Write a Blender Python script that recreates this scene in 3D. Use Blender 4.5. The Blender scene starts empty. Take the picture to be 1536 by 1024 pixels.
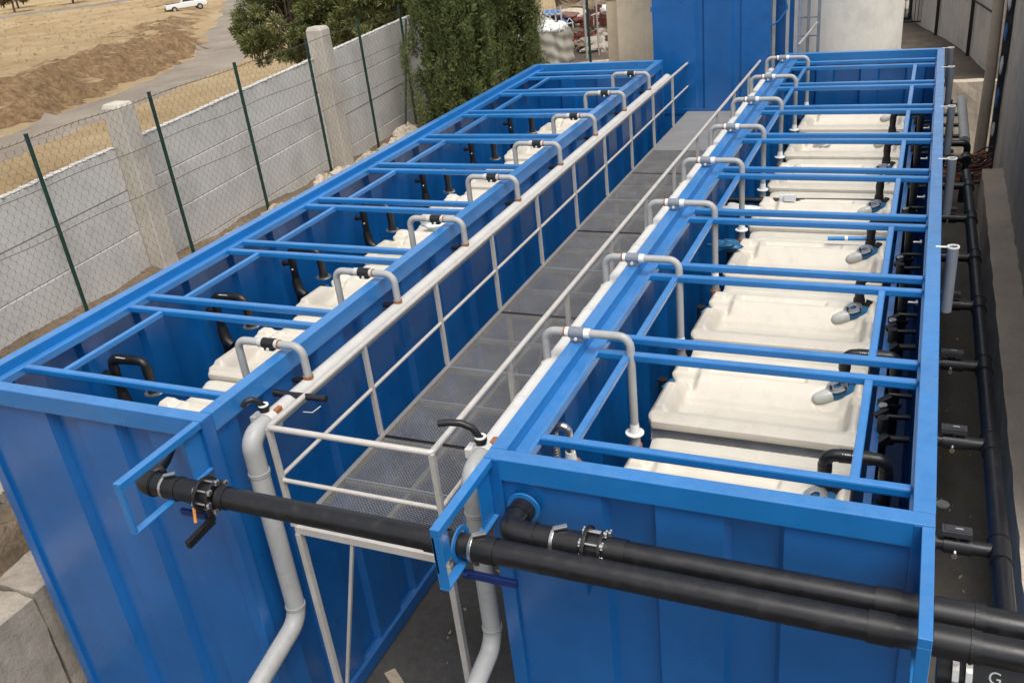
import bpy, bmesh, math, random
import numpy as np
from mathutils import Vector, Matrix
rnd = random.Random(7)
R = math.radians
S = bpy.context.scene
COL = S.collection
V = Vector
G = -3.45            # lower ground; z = 0 is the top edge of the tanks

# ------------------------------------------------------------------ materials
def newmat(name):
    m = bpy.data.materials.new(name); m.use_nodes = True
    nt = m.node_tree; b = nt.nodes['Principled BSDF']
    return m, nt, b
def N(nt, t, **kw):
    n = nt.nodes.new(t)
    for k, v in kw.items():
        if k in n.inputs: n.inputs[k].default_value = v
        else: setattr(n, k, v)
    return n
def ramp(nt, pts, src):
    r = nt.nodes.new('ShaderNodeValToRGB'); e = r.color_ramp.elements
    e[0].position, e[0].color = pts[0][0], (*pts[0][1], 1)
    e[1].position, e[1].color = pts[-1][0], (*pts[-1][1], 1)
    for p, c in pts[1:-1]:
        x = e.new(p); x.color = (*c, 1)
    nt.links.new(src, r.inputs[0]); return r
def coords(nt, kind='Object', scale=(1, 1, 1)):
    t = nt.nodes.new('ShaderNodeTexCoord'); mp = nt.nodes.new('ShaderNodeMapping')
    mp.inputs['Scale'].default_value = scale
    if kind == 'World':
        g = nt.nodes.new('ShaderNodeNewGeometry'); nt.links.new(g.outputs['Position'], mp.inputs[0])
    else: nt.links.new(t.outputs[kind], mp.inputs[0])
    return mp.outputs[0]
def noise(nt, co, scale, detail=6, rough=.6):
    n = N(nt, 'ShaderNodeTexNoise', Scale=scale, Detail=detail, Roughness=rough)
    nt.links.new(co, n.inputs['Vector']); return n.outputs['Fac']
def mix(nt, fac, a, b, blend='MIX'):
    m = nt.nodes.new('ShaderNodeMix'); m.data_type = 'RGBA'; m.blend_type = blend
    for s, i in ((fac, 0), (a, 6), (b, 7)):
        if isinstance(s, (int, float)): m.inputs[i].default_value = s
        elif isinstance(s, tuple): m.inputs[i].default_value = (*s, 1)
        else: nt.links.new(s, m.inputs[i])
    return m.outputs[2]
def math_(nt, op, a, b=0.0):
    m = nt.nodes.new('ShaderNodeMath'); m.operation = op
    for s, i in ((a, 0), (b, 1)):
        if isinstance(s, (int, float)): m.inputs[i].default_value = s
        else: nt.links.new(s, m.inputs[i])
    return m.outputs[0]
def bump(nt, b, h, strength=.2, dist=.02, prev=None):
    n = N(nt, 'ShaderNodeBump', Strength=strength, Distance=dist)
    nt.links.new(h, n.inputs['Height'])
    if prev: nt.links.new(prev, n.inputs['Normal'])
    nt.links.new(n.outputs[0], b.inputs['Normal']); return n.outputs[0]
def simple(name, col, rough=.5, metal=0, var=.15, vscale=6, bmp=.08, bscale=60, dirt=None, dirtamt=.35, spec=.5, coat=0, bd=.004):
    """base colour with soft variation, patchy dirt and fine surface bump"""
    m, nt, b = newmat(name); co = coords(nt, 'World')
    n1 = noise(nt, co, vscale); dk = tuple(c * (1 - var) for c in col); lt = tuple(min(1, c * (1 + var)) for c in col)
    c = ramp(nt, [(.3, dk), (.7, lt)], n1).outputs[0]
    if dirt:
        n2 = noise(nt, co, vscale * 2.7, 8, .7)
        f = ramp(nt, [(.52, (0, 0, 0)), (.72, (dirtamt,) * 3)], n2).outputs[0]
        c = mix(nt, f, c, dirt)
        r2 = ramp(nt, [(.4, (rough,) * 3), (.75, (min(1, rough + .25),) * 3)], n2).outputs[0]
        nt.links.new(r2, b.inputs['Roughness'])
    else: b.inputs['Roughness'].default_value = rough
    nt.links.new(c, b.inputs['Base Color'])
    b.inputs['Metallic'].default_value = metal
    b.inputs['Specular IOR Level'].default_value = spec
    b.inputs['Coat Weight'].default_value = coat
    if bmp: bump(nt, b, noise(nt, co, bscale, 4), bmp, bd)
    return m

def blue_paint(name, col=(.003, .105, .345)):
    m, nt, b = newmat(name); co = coords(nt, 'World')
    n1 = noise(nt, co, 1.6, 5)
    c = ramp(nt, [(.25, tuple(x * .84 for x in col)), (.75, tuple(x * 1.16 for x in col))], n1).outputs[0]
    # vertical runs and scuffs
    st = coords(nt, 'World', (9, 9, .55)); n2 = noise(nt, st, 2.2, 8, .7)
    f = ramp(nt, [(.58, (0, 0, 0)), (.80, (.15,) * 3)], n2).outputs[0]
    c = mix(nt, f, c, (.10, .20, .36))
    n3 = noise(nt, co, 38, 8, .8)
    f3 = ramp(nt, [(.70, (0, 0, 0)), (.78, (.25,) * 3)], n3).outputs[0]
    c = mix(nt, f3, c, (.22, .30, .40))
    n5 = noise(nt, co, 11, 6, .75)
    f5 = ramp(nt, [(.35, (.02,) * 3), (.78, (.15,) * 3)], n5).outputs[0]
    up = N(nt, 'ShaderNodeSeparateXYZ'); g = nt.nodes.new('ShaderNodeNewGeometry'); nt.links.new(g.outputs['Normal'], up.inputs[0])
    upf = math_(nt, 'MAXIMUM', up.outputs[2], 0.0)
    c = mix(nt, math_(nt, 'MULTIPLY', upf, f5), c, (.36, .46, .56))   # sky glare painted pale onto upward faces, patchy like dust
    rs_ = ramp(nt, [(.735, (0, 0, 0)), (.765, (.8,) * 3)], noise(nt, co, 17, 6, .75)).outputs[0]
    c = mix(nt, rs_, c, (.16, .075, .035))                            # rust specks at chips
    nt.links.new(c, b.inputs['Base Color'])
    r = ramp(nt, [(.3, (.26,) * 3), (.7, (.46,) * 3)], noise(nt, co, 5, 6)).outputs[0]
    nt.links.new(r, b.inputs['Roughness'])
    b.inputs['Specular IOR Level'].default_value = .7
    b.inputs['Coat Weight'].default_value = .5; b.inputs['Coat Roughness'].default_value = .24
    p = bump(nt, b, noise(nt, co, 2.3, 3), .22, .03)
    bump(nt, b, noise(nt, co, 120, 3), .06, .002, p)
    return m
BLUE = blue_paint('blue_paint')
BLUE2 = blue_paint('blue_tube_paint', (.007, .155, .44))
PVC = simple('grey_pvc', (.36, .365, .36), .38, var=.10, vscale=5, dirt=(.24, .21, .17), dirtamt=.35, bmp=.05)
PVCL = simple('light_pvc', (.50, .49, .465), .42, var=.08, vscale=4, dirt=(.36, .33, .27), dirtamt=.45, bmp=.06)
TUBEG = simple('slate_pvc', (.19, .215, .25), .42, var=.10, dirt=(.3, .3, .29), dirtamt=.25)
HDPE = simple('black_hdpe', (.010, .010, .012), .30, var=.2, vscale=4, dirt=(.045, .04, .035), dirtamt=.3, bmp=.06, bscale=90)
BLK = simple('black_plastic', (.010, .010, .011), .42, var=.2, bmp=.05)
FROST = simple('frosted_cup_plastic', (.50, .50, .47), .3, var=.1)
DUSTW = simple('dusty_white_pvc', (.60, .59, .565), .5, var=.06, vscale=3, dirt=(.42, .39, .34), dirtamt=.45)
NAVY = simple('navy_lever_paint', (.006, .020, .11), .35)
HANDLE = simple('valve_handle_plastic', (.040, .040, .044), .45)
CREAM = simple('cream_grp', (.63, .585, .50), .36, var=.05, vscale=3, dirt=(.50, .43, .33), dirtamt=.4, bmp=.08, bscale=40)
CREAM2 = simple('cream_plastic', (.60, .57, .49), .4, var=.06, dirt=(.5, .45, .36), dirtamt=.35)
WHITE = simple('white_plastic', (.78, .78, .75), .35, var=.05, dirt=(.5, .48, .42), dirtamt=.2)
ALU = simple('corrugated_alu', (.46, .47, .49), .40, metal=.45, var=.15, dirt=(.25, .25, .25), dirtamt=.3)
STEEL = simple('stainless', (.62, .60, .57), .28, metal=.9, var=.1, bmp=.05)
GALV = simple('painted_galvanised', (.56, .53, .49), .40, metal=.25, var=.08, vscale=7, dirt=(.36, .31, .26), dirtamt=.4, bmp=.05)
MESHM = simple('grating_steel', (.135, .132, .127), .65, spec=.25, metal=0, var=.2, vscale=3, dirt=(.3, .27, .24), dirtamt=.4, bmp=0)
DECKP = simple('deck_plate', (.25, .245, .24), .5, metal=.2, var=.12, vscale=2, dirt=(.22, .2, .18), dirtamt=.5)
RUST = simple('rusty_thread', (.32, .12, .05), .75, var=.4, vscale=40)
ORANGE = simple('orange_plastic', (.62, .25, .04), .5)
GREENP = simple('dark_green_post', (.006, .036, .026), .38, var=.2, dirt=(.05, .06, .05), dirtamt=.3)
WIREM = simple('rusty_wire', (.115, .085, .06), .6, metal=.3, var=.3, vscale=20, bmp=0)
BLUEC = simple('blue_clamp_plastic', (.012, .10, .22), .4)
BLUEH = simple('blue_hose_plastic', (.02, .20, .50), .35)
RED = simple('red_plastic', (.13, .026, .020), .6, var=.3)
BTARP = simple('blue_tarp', (.05, .17, .45), .5, var=.3)
CLEAR = simple('hazy_plastic_film', (.72, .76, .78), .25, var=.1)

def concrete(name, col, streak=True, scale=1.0, bmp=.5, stain=(.12, .10, .08), amt=.55):
    m, nt, b = newmat(name); co = coords(nt, 'World', (scale,) * 3)
    a = noise(nt, co, 1.3, 8, .7); c_ = noise(nt, co, 24, 8, .75)
    c = ramp(nt, [(.25, tuple(x * .72 for x in col)), (.5, col), (.8, tuple(x * 1.18 for x in col))], a).outputs[0]
    f = ramp(nt, [(.48, (0, 0, 0)), (.75, (amt,) * 3)], c_).outputs[0]
    c = mix(nt, f, c, tuple(x * .6 for x in col))
    if streak:
        st = coords(nt, 'World', (7 * scale, 7 * scale, .5 * scale)); s = noise(nt, st, 1.5, 8, .7)
        f2 = ramp(nt, [(.5, (0, 0, 0)), (.8, (amt,) * 3)], s).outputs[0]
        c = mix(nt, f2, c, stain)
    nt.links.new(c, b.inputs['Base Color']); b.inputs['Roughness'].default_value = .88
    v = N(nt, 'ShaderNodeTexVoronoi', Scale=38); nt.links.new(co, v.inputs['Vector'])
    h = math_(nt, 'ADD', c_, math_(nt, 'MULTIPLY', v.outputs['Distance'], .12))
    bump(nt, b, h, bmp, .02)
    return m
CONW = concrete('wall_concrete', (.54, .525, .495), bmp=.15, stain=(.42, .385, .33), amt=.4)
CONP = concrete('pillar_concrete', (.50, .46, .395), bmp=.25, stain=(.30, .26, .20))
CONB = concrete('block_concrete', (.36, .315, .26), bmp=.7)
CONR = concrete('rough_wall_concrete', (.52, .475, .42), bmp=1.0, scale=1.2)
CONL = concrete('ledge_concrete', (.50, .42, .33), streak=False, bmp=.6)
STONE = concrete('stone_face', (.47, .40, .31), bmp=.5)
BEIGE = concrete('beige_render', (.88, .73, .52), bmp=.08, stain=(.50, .38, .22), amt=.25)
CYLM = concrete('cream_tank_shell', (.80, .77, .69), bmp=.06, stain=(.58, .52, .42), amt=.2)
WOOD = concrete('weathered_wood', (.42, .35, .26), bmp=.3)

def ground_mat(name, cols, scale=1, bmp=.5, spots=None):
    m, nt, b = newmat(name); co = coords(nt, 'World')
    a = noise(nt, co, .35 * scale, 9, .72); d = noise(nt, co, 9 * scale, 8, .75)
    f = math_(nt, 'ADD', math_(nt, 'MULTIPLY', a, .6), math_(nt, 'MULTIPLY', d, .4))
    k = len(cols); c = ramp(nt, [(.36 + .28 * i / (k - 1), cols[i]) for i in range(k)], f).outputs[0]
    if spots:
        s = noise(nt, co, spots[0], 4, .6)
        c = mix(nt, ramp(nt, [(spots[2], (0, 0, 0)), (spots[2] + .1, (spots[3],) * 3)], s).outputs[0], c, spots[1])
    nt.links.new(c, b.inputs['Base Color']); b.inputs['Roughness'].default_value = .92
    bump(nt, b, d, bmp, .05)
    return m, nt, b, c
ASPH = ground_mat('alley_floor', [(.045, .042, .040), (.070, .066, .062), (.105, .098, .09)], 1.6, .5, (2.2, (.045, .043, .03), .5, .6))[0]
WETF = ground_mat('wet_alley_floor', [(.065, .059, .050), (.095, .086, .072), (.13, .118, .098)], 1.8, .3, (2.6, (.11, .085, .02), .58, .5))[0]
YARD = ground_mat('yard_soil', [(.050, .038, .028), (.095, .073, .055), (.17, .13, .095)], 2.2, .7)[0]
DIRT = ground_mat('bank_soil', [(.12, .085, .055), (.22, .16, .105), (.36, .28, .19)], 3, 1.0, (14, (.07, .06, .03), .55, .6))[0]
ROADM = ground_mat('track_gravel', [(.155, .125, .095), (.225, .19, .15), (.31, .265, .21)], .6, .5)[0]
def terrain_mat():
    m, nt, b, c = ground_mat('dry_field', [(.30, .20, .09), (.41, .285, .14), (.50, .365, .20), (.58, .455, .28)], .35, .7, (.9, (.30, .24, .13), .64, .35))
    st = coords(nt, 'World', (.10, .35, .2)); s = noise(nt, st, 1.2, 8, .7)
    c = mix(nt, ramp(nt, [(.5, (0, 0, 0)), (.7, (.5,) * 3)], s).outputs[0], c, (.36, .29, .19))
    g = nt.nodes.new('ShaderNodeNewGeometry'); sx = nt.nodes.new('ShaderNodeSeparateXYZ'); nt.links.new(g.outputs['True Normal'], sx.inputs[0])
    f = ramp(nt, [(.93, (1,) * 3), (.985, (0, 0, 0))], sx.outputs[2]).outputs[0]     # steep faces show bare ochre soil
    n = noise(nt, coords(nt, 'World'), 2.2, 9, .8)
    soil = ramp(nt, [(.3, (.085, .048, .020)), (.48, (.23, .14, .065)), (.66, (.42, .28, .145))], n).outputs[0]
    c = mix(nt, f, c, soil); nt.links.new(c, b.inputs['Base Color'])
    bump(nt, b, math_(nt, 'ADD', noise(nt, coords(nt, 'World'), 1.1, 10, .75), math_(nt, 'MULTIPLY', noise(nt, coords(nt, 'World'), 5, 8, .8), .4)), .9, .5)
    return m
FIELD = terrain_mat()
def leafmat(name, lo, mid, hi, tr=.15):
    m, nt, b = newmat(name); co = coords(nt, 'World')
    n = noise(nt, co, 3.2, 6, .7); n2 = noise(nt, co, 26, 2)
    f = math_(nt, 'ADD', math_(nt, 'MULTIPLY', n, .65), math_(nt, 'MULTIPLY', n2, .35))
    nt.links.new(ramp(nt, [(.36, lo), (.5, mid), (.66, hi)], f).outputs[0], b.inputs['Base Color'])
    b.inputs['Roughness'].default_value = .6; b.inputs['Specular IOR Level'].default_value = .25
    b.inputs['Subsurface Weight'].default_value = 0
    return m
CYPL = leafmat('cypress_foliage', (.036, .050, .016), (.098, .122, .037), (.22, .245, .078))
PINL = leafmat('pine_foliage', (.040, .050, .018), (.115, .130, .042), (.26, .27, .095))
DRYL = leafmat('dry_foliage', (.05, .04, .02), (.12, .09, .045), (.22, .17, .08))
BARK = simple('bark', (.10, .07, .05), .9, var=.4, vscale=20, bmp=.4)

# ------------------------------------------------------------------ mesh building
class MB:
    def __init__(s): s.v = []; s.f = []; s.sm = []
    def add(s, vs, fs, smooth=False):
        o = len(s.v); s.v += [tuple(p) for p in vs]; s.f += [tuple(i + o for i in f) for f in fs]; s.sm += [smooth] * len(fs); return s
    def box(s, x0, x1, y0, y1, z0, z1):
        vs = [(x, y, z) for z in (z0, z1) for y in (y0, y1) for x in (x0, x1)]
        return s.add(vs, [(0, 2, 3, 1), (4, 5, 7, 6), (0, 1, 5, 4), (2, 6, 7, 3), (0, 4, 6, 2), (1, 3, 7, 5)])
    def bar(s, a, b, w, h, up=(0, 0, 1)):
        a, b = V(a), V(b); d = (b - a).normalized(); u = V(up); x = d.cross(u)
        if x.length < 1e-4: x = d.cross(V((0, 1, 0)))
        x.normalize(); u = x.cross(d)
        vs = [p + x * sx * w / 2 + u * sz * h / 2 for p in (a, b) for sz in (-1, 1) for sx in (-1, 1)]
        return s.add(vs, [(0, 1, 3, 2), (4, 6, 7, 5), (0, 4, 5, 1), (2, 3, 7, 6), (0, 2, 6, 4), (1, 5, 7, 3)])
    def tube(s, pts, r, seg=16, cap=True, rs=None):
        pts = [V(p) for p in pts]; n = len(pts); rings = []
        t0 = (pts[1] - pts[0]).normalized(); ref = V((0, 0, 1)) if abs(t0.z) < .9 else V((1, 0, 0))
        u = t0.cross(ref).normalized(); prev = t0
        for i, p in enumerate(pts):
            t = (pts[min(i + 1, n - 1)] - pts[max(i - 1, 0)]).normalized()
            q = prev.rotation_difference(t); u = (q @ u).normalized(); u = (u - t * u.dot(t)).normalized(); prev = t
            w = t.cross(u); rr = rs[i] if rs else r
            rings.append([p + (u * math.cos(2 * math.pi * k / seg) + w * math.sin(2 * math.pi * k / seg)) * rr for k in range(seg)])
        vs = [q for g in rings for q in g]; fs = []
        for i in range(n - 1):
            for k in range(seg): fs.append((i * seg + k, i * seg + (k + 1) % seg, (i + 1) * seg + (k + 1) % seg, (i + 1) * seg + k))
        s.add(vs, fs, True)
        if cap:
            s.add(rings[0], [tuple(range(seg))[::-1]]); s.add(rings[-1], [tuple(range(seg))])
        return s
    def cyl(s, a, b, r, seg=20, r2=None, cap=True): return s.tube([a, b], r, seg, cap, [r, r2 if r2 is not None else r])
    def ring(s, c, ax, r0, r1, h, seg=28):
        """flat annulus with thickness h along ax"""
        c = V(c); ax = V(ax).normalized(); ref = V((0, 0, 1)) if abs(ax.z) < .9 else V((1, 0, 0)); u = ax.cross(ref).normalized(); w = ax.cross(u)
        vs = []
        for hh in (-h / 2, h / 2):
            for rr in (r0, r1):
                vs += [c + ax * hh + (u * math.cos(2 * math.pi * k / seg) + w * math.sin(2 * math.pi * k / seg)) * rr for k in range(seg)]
        fs = []
        for k in range(seg):
            j = (k + 1) % seg
            fs += [(k, j, seg + j, seg + k), (2 * seg + k, 3 * seg + k, 3 * seg + j, 2 * seg + j), (seg + k, seg + j, 3 * seg + j, 3 * seg + k), (k, 2 * seg + k, 2 * seg + j, j)]
        return s.add(vs, fs, False)
    def grid(s, nx, ny, fn, smooth=True):
        vs = [fn(i / (nx - 1), j / (ny - 1)) for j in range(ny) for i in range(nx)]
        fs = [(j * nx + i, j * nx + i + 1, (j + 1) * nx + i + 1, (j + 1) * nx + i) for j in range(ny - 1) for i in range(nx - 1)]
        return s.add(vs, fs, smooth)
    def split(s):
        """separate pieces whose bounding boxes do not touch"""
        n = len(s.v); par = list(range(n))
        def find(a):
            while par[a] != a: par[a] = par[par[a]]; a = par[a]
            return a
        for f in s.f:
            for i in f[1:]: par[find(i)] = find(f[0])
        gr = {}
        for i in range(n): gr.setdefault(find(i), []).append(i)
        G_ = []
        for ids in gr.values():
            P = np.array([tuple(s.v[i]) for i in ids]); G_.append([set(ids), P.min(0) - .001, P.max(0) + .001])
        ch = True
        while ch:
            ch = False
            for a in range(len(G_)):
                for b in range(a + 1, len(G_)):
                    if (G_[a][1] <= G_[b][2]).all() and (G_[b][1] <= G_[a][2]).all():
                        G_[a] = [G_[a][0] | G_[b][0], np.minimum(G_[a][1], G_[b][1]), np.maximum(G_[a][2], G_[b][2])]; G_.pop(b); ch = True; break
                if ch: break
        out = []
        for ids, _, _ in G_:
            o = MB(); mp = {}
            for i in sorted(ids): mp[i] = len(o.v); o.v.append(s.v[i])
            for f, sm_ in zip(s.f, s.sm):
                if f[0] in ids: o.f.append(tuple(mp[i] for i in f)); o.sm.append(sm_)
            out.append(o)
        return out
    def buildall(s, name, mat, parent=None, **k): return [p.build(name, mat, parent, **k) for p in s.split()]
    def build(s, name, mat, parent=None, off=None, bevel=0, fixn=True):
        off = V(off) if off is not None else (parent.location if parent and parent.type == 'EMPTY' else (V(parent['_o']) if parent is not None and '_o' in parent else V((0, 0, 0))))
        me = bpy.data.meshes.new(name)
        me.from_pydata([tuple(V(p) - off) for p in s.v], [], s.f)
        me.polygons.foreach_set('use_smooth', s.sm)
        me.materials.append(mat)
        if fixn and len(s.f) < 60000:
            bm = bmesh.new(); bm.from_mesh(me); bmesh.ops.recalc_face_normals(bm, faces=bm.faces); bm.to_mesh(me); bm.free()
        me.update()
        o = bpy.data.objects.new(name, me); COL.objects.link(o)
        if parent is not None: o.parent = parent
        if bevel:
            b = o.modifiers.new('bevel', 'BEVEL'); b.width = bevel; b.segments = 2; b.limit_method = 'ANGLE'; b.angle_limit = R(40)
        o['_o'] = tuple(off)
        return o
def fillet(pts, rad, n=8):
    pts = [V(p) for p in pts]; out = [pts[0]]
    for i in range(1, len(pts) - 1):
        p = pts[i]; a = (pts[i - 1] - p); b = (pts[i + 1] - p); la, lb = a.length, b.length; a.normalize(); b.normalize()
        ang = a.angle(b); 
        if ang > math.pi - .01: out.append(p); continue
        d = min(rad / math.tan(ang / 2), la * .49, lb * .49); rr = d * math.tan(ang / 2)
        c = p + (a + b).normalized() * (rr / math.sin(ang / 2)); s0 = p + a * d - c; s1 = p + b * d - c
        for k in range(n + 1):
            out.append(c + s0.normalized().slerp(s1.normalized(), k / n) * rr)
    out.append(pts[-1]); return out
def tag(o, label=None, cat=None, group=None, kind=None):
    if label: o['label'] = label
    if cat: o['category'] = cat
    if group: o['group'] = group
    if kind: o['kind'] = kind
    return o
def thing(name, loc, label, cat, group=None):
    o = bpy.data.objects.new(name, None); o.empty_display_size = .2; COL.objects.link(o); o.location = loc
    return tag(o, label, cat, group)
def copy_tree(o, dloc=(0, 0, 0), label=None, parent=None):
    c = o.copy(); COL.objects.link(c)
    if parent is not None: c.parent = parent
    else: c.location = o.location + V(dloc)
    if label: c['label'] = label
    for ch in list(o.children): copy_tree(ch, parent=c)
    return c
ORD = ['nearest', 'second', 'third', 'fourth', 'fifth', 'sixth', 'seventh', 'farthest']
ORD2 = ['first', 'second', 'third', 'fourth', 'fifth', 'sixth', 'seventh', 'eighth']

# ------------------------------------------------------------------ open-top tanks (converted containers)
W = 2.44
def corr(MBo, p0, p1, out, z0, z1, start=.33, pitch=.70, gw=.32, dep=.062, slope=.032, th=.004):
    """trapezoidal sheet between p0 and p1 (xy), folded towards -out in the grooves; a thin two-sided sheet"""
    p0 = V((*p0, 0)); p1 = V((*p1, 0)); L = (p1 - p0).length; d = (p1 - p0) / L; o = V((*out, 0))
    prof = [(0, 0)]; x = start
    while x + gw + .05 < L:
        prof += [(x, 0), (x + slope, -dep), (x + gw - slope, -dep), (x + gw, 0)]; x += pitch
    prof.append((L, 0)); vs = []; fs = []; n = len(prof)
    for off in (0, -th):
        for z in (z0, z1):
            vs += [p0 + d * a + o * (b + off) + V((0, 0, z)) for a, b in prof]
    for i in range(n - 1):
        fs += [(i, i + 1, n + i + 1, n + i), (2 * n + i, 3 * n + i, 3 * n + i + 1, 2 * n + i + 1)]
    MBo.add(vs, fs, False)

def tank(name, X, Y0, Y1, label):
    """X = left outer face. returns the Empty."""
    t = thing(name, (X + W / 2, (Y0 + Y1) / 2, G), label, 'tank')
    right = X >= -.01
    X1 = X + W; zt = -.145
    for nm, a, b, o, st in (('side_wall', (X + .03, Y0 + .1), (X + .03, Y1 - .1), (-1, 0), .25), ('side_wall', (X1 - .03, Y0 + .1), (X1 - .03, Y1 - .1), (1, 0), .25 if not right else .25),
                        ('end_wall', (X + .09, Y0 + .03), (X1 - .09, Y0 + .03), (0, -1), .62 if right else .76 - .0), ('end_wall', (X + .09, Y1 - .03), (X1 - .09, Y1 - .03), (0, 1), .4)):
        m = MB(); corr(m, a, b, o, G + .12, zt + .01, start=st); m.build(nm, BLUE, t, fixn=False)
    # corner posts
    for cx, cy in ((X, Y0), (X1, Y0), (X, Y1), (X1, Y1)):
        sx = 1 if cx == X else -1; sy = 1 if cy == Y0 else -1
        m = MB(); m.box(min(cx, cx + sx * .10), max(cx, cx + sx * .10), min(cy, cy + sy * .11), max(cy, cy + sy * .11), G + .01, -.004)
        m.build('corner_post', BLUE, t, bevel=.006)
    # top rails: a flat top flange with a stepped inner channel and lip
    def rail(sidex, s):
        m = MB(); y0, y1 = Y0 + .112, Y1 - .112
        if s > 0: prof = [(0, 0), (.105, 0), (.108, -.085), (.190, -.090), (.194, -.060), (.222, -.062), (.222, -.125), (.105, -.125), (.100, -.145), (0, -.145)]
        else: prof = [(0, 0), (.105, 0), (.107, -.075), (.118, -.077), (.118, -.120), (.100, -.145), (0, -.145)]
        vs = [(sidex + s * a, y, z) for y in (y0, y1) for a, z in prof]; n = len(prof)
        m.add(vs, [(i, (i + 1) % n, n + (i + 1) % n, n + i) for i in range(n)] + [tuple(range(n))[::-1], tuple(range(n, 2 * n))], False)
        return m.build('top_rail', BLUE2, t, bevel=.004)
    rail(X, 1); rail(X1, -1)
    for ya, yb in ((Y0, Y0 + .11), (Y1 - .11, Y1)):
        m = MB(); m.box(X + .002, X1 - .002, ya + .002, yb - .002, -.15, .002); m.build('end_rail', BLUE2, t, bevel=.006)
    # bottom rails
    m = MB()
    m.box(X - .004, X + .07, Y0 + .12, Y1 - .12, G + .02, G + .17); m.box(X1 - .07, X1 + .004, Y0 + .12, Y1 - .12, G + .02, G + .17)
    m.box(X + .11, X1 - .11, Y0 - .004, Y0 + .07, G + .02, G + .17); m.buildall('bottom_rail', BLUE, t, bevel=.006)
    m = MB(); m.box(X + .08, X1 - .08, Y0 + .08, Y1 - .08, G + .10, G + .16); m.build('floor_panel', BLUE, t)
    # removable cross frames
    xl, xr = X + (.215 if True else 0), X1 - .112
    o = Y0 * .35
    for k in range(8):
        ya = .385 + 1.413 * k + o; yb = 1.545 + 1.413 * k + o
        if k == 7: yb = 11.40 + (Y1 - 12.3) + .0
        if k == 7 and yb - ya < .6: yb = ya + 1.0
        for y in (ya, yb):
            m = MB(); m.box(xl, xr, y - .03, y + .03, -.115, -.055); m.build('cross_bar', BLUE2, t, bevel=.012)
        for x in ((X + .43, X1 - .40) if right else (X + .62,)):
            m = MB(); m.box(x - .026, x + .026, ya + .032, yb - .032, -.108, -.062); m.build('brace_bar', BLUE2, t, bevel=.008)
    m = MB(); m.box(xl, xr, Y1 - .52, Y1 - .46, -.115, -.055); m.build('cross_bar', BLUE2, t, bevel=.012)
    # lifting lugs and small wear
    for x, y in ((X + .37, Y0 + .17), (X1 - .27, Y0 + .16)):
        m = MB(); m.tube([(x - .08, y, -.13), (x + .10, y + .02, -.10)], .028, 12); m.build('lifting_lug', BLUE2, t)
    return t
LX = -4.507; LY0, LY1 = -.09, 12.147; RY0, RY1 = 0.0, 12.36
lt = tank('open_top_tank', LX, LY0, LY1, 'long blue corrugated open-top tank beside the white concrete wall')
rt = tank('open_top_tank', 0.0, RY0, RY1, 'long blue corrugated open-top tank with the large cream trays, on the right')

def plate_frame(parent, x, side, y0, y1, ztop, zbot, hole=None):
    """flat steel loop that sticks out in front of the tank to carry the header pipes"""
    m = MB(); w = .058; xa, xb = (x, x + w) if side > 0 else (x - w, x)
    m.box(xa, xb, y0, y1, ztop - .05, ztop); m.box(xa, xb, y0, y0 + .016, zbot + .016, ztop - .052)
    m.box(xa, xb, y0, y1, zbot, zbot + .014)
    m.box(xa + .02, xa + .028, y1 - .16, y1, zbot + .016, ztop - .052)
    o = m.build('pipe_bracket', BLUE2, parent, bevel=.003)
    return o
plate_frame(lt, LX + W - .002, -1, -.83, LY0 - .003, .0, -.385)
pb = plate_frame(rt, .002, 1, -.69, RY0 - .003, .0, -.42)
m = MB(); m.ring((.012, -.42, -.31), (1, 0, 0), .078, .108, .012); m.box(.006, .018, -.69, -.54, -.30, -.05); m.build('pipe_collar', BLUE2, pb)
plate_frame(rt, W - .002, -1, -.77, RY0 - .003, .0, -.48)

# ------------------------------------------------------------------ header pipes at the front
def wing_bolts(m, c, r, n=5, l=.10):
    for k in range(n):
        a = 2 * math.pi * k / n + .5; p = V(c) + V((0, math.cos(a) * r, math.sin(a) * r))
        m.cyl(p - V((l / 2, 0, 0)), p + V((l / 2, 0, 0)), .008, 8)
        for s in (-1, 1):
            m.cyl(p + V((s * l * .36, 0, 0)), p + V((s * l * .5, 0, 0)), .0175, 6); m.bar(p + V((s * l * .46, -.018, -.012)), p + V((s * l * .46, .018, .012)), .010, .016)
    return m
def flange_pair(parent, c, r=.084):
    c = V(c)
    m = MB(); m.ring(c - V((.045, 0, 0)), (1, 0, 0), .055, r + .036, .022); m.ring(c + V((.045, 0, 0)), (1, 0, 0), .055, r + .022, .022)
    m.ring(c, (1, 0, 0), .05, r - .004, .07); fl_ = m.buildall('flange', BLK, parent, bevel=.003); f = fl_[0]
    wing_bolts(MB(), c, r + .012, 7, .14).buildall('bolt', STEEL, f)
    return f
def hose_clamp(parent, c, r):
    c = V(c); m = MB(); m.ring(c, (1, 0, 0), r - .002, r + .006, .020, 32)
    m.bar(c + V((.0, -.01, r + .012)), c + V((.07, .03, r + .018)), .03, .012); m.bar(c + V((0, -.02, -r - .010)), c + V((.03, -.05, -r - .012)), .03, .010)
    return m.buildall('hose_clamp', STEEL, parent, bevel=.002)
YA, ZA, RA = -.42, -.317, .072
ha = thing('header_pipe', (-2.0, YA, ZA), 'front black header pipe crossing from the left tank bracket to the right edge', 'pipe')
m = MB(); m.cyl((-1.72, YA, ZA), (4.2, YA, ZA), RA, 28); m.build('pipe', HDPE, ha)
m = MB(); m.tube([(-1.72, YA, ZA), (-1.66, YA, ZA)], .078, 28); m.cyl((-.20, YA, ZA), (-.07, YA, ZA), .079, 28); m.cyl((.09, YA, ZA), (.24, YA, ZA), .080, 28)
for x in (.52, 1.02): m.ring((x, YA, ZA), (1, 0, 0), .06, .0735, .006)
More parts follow.
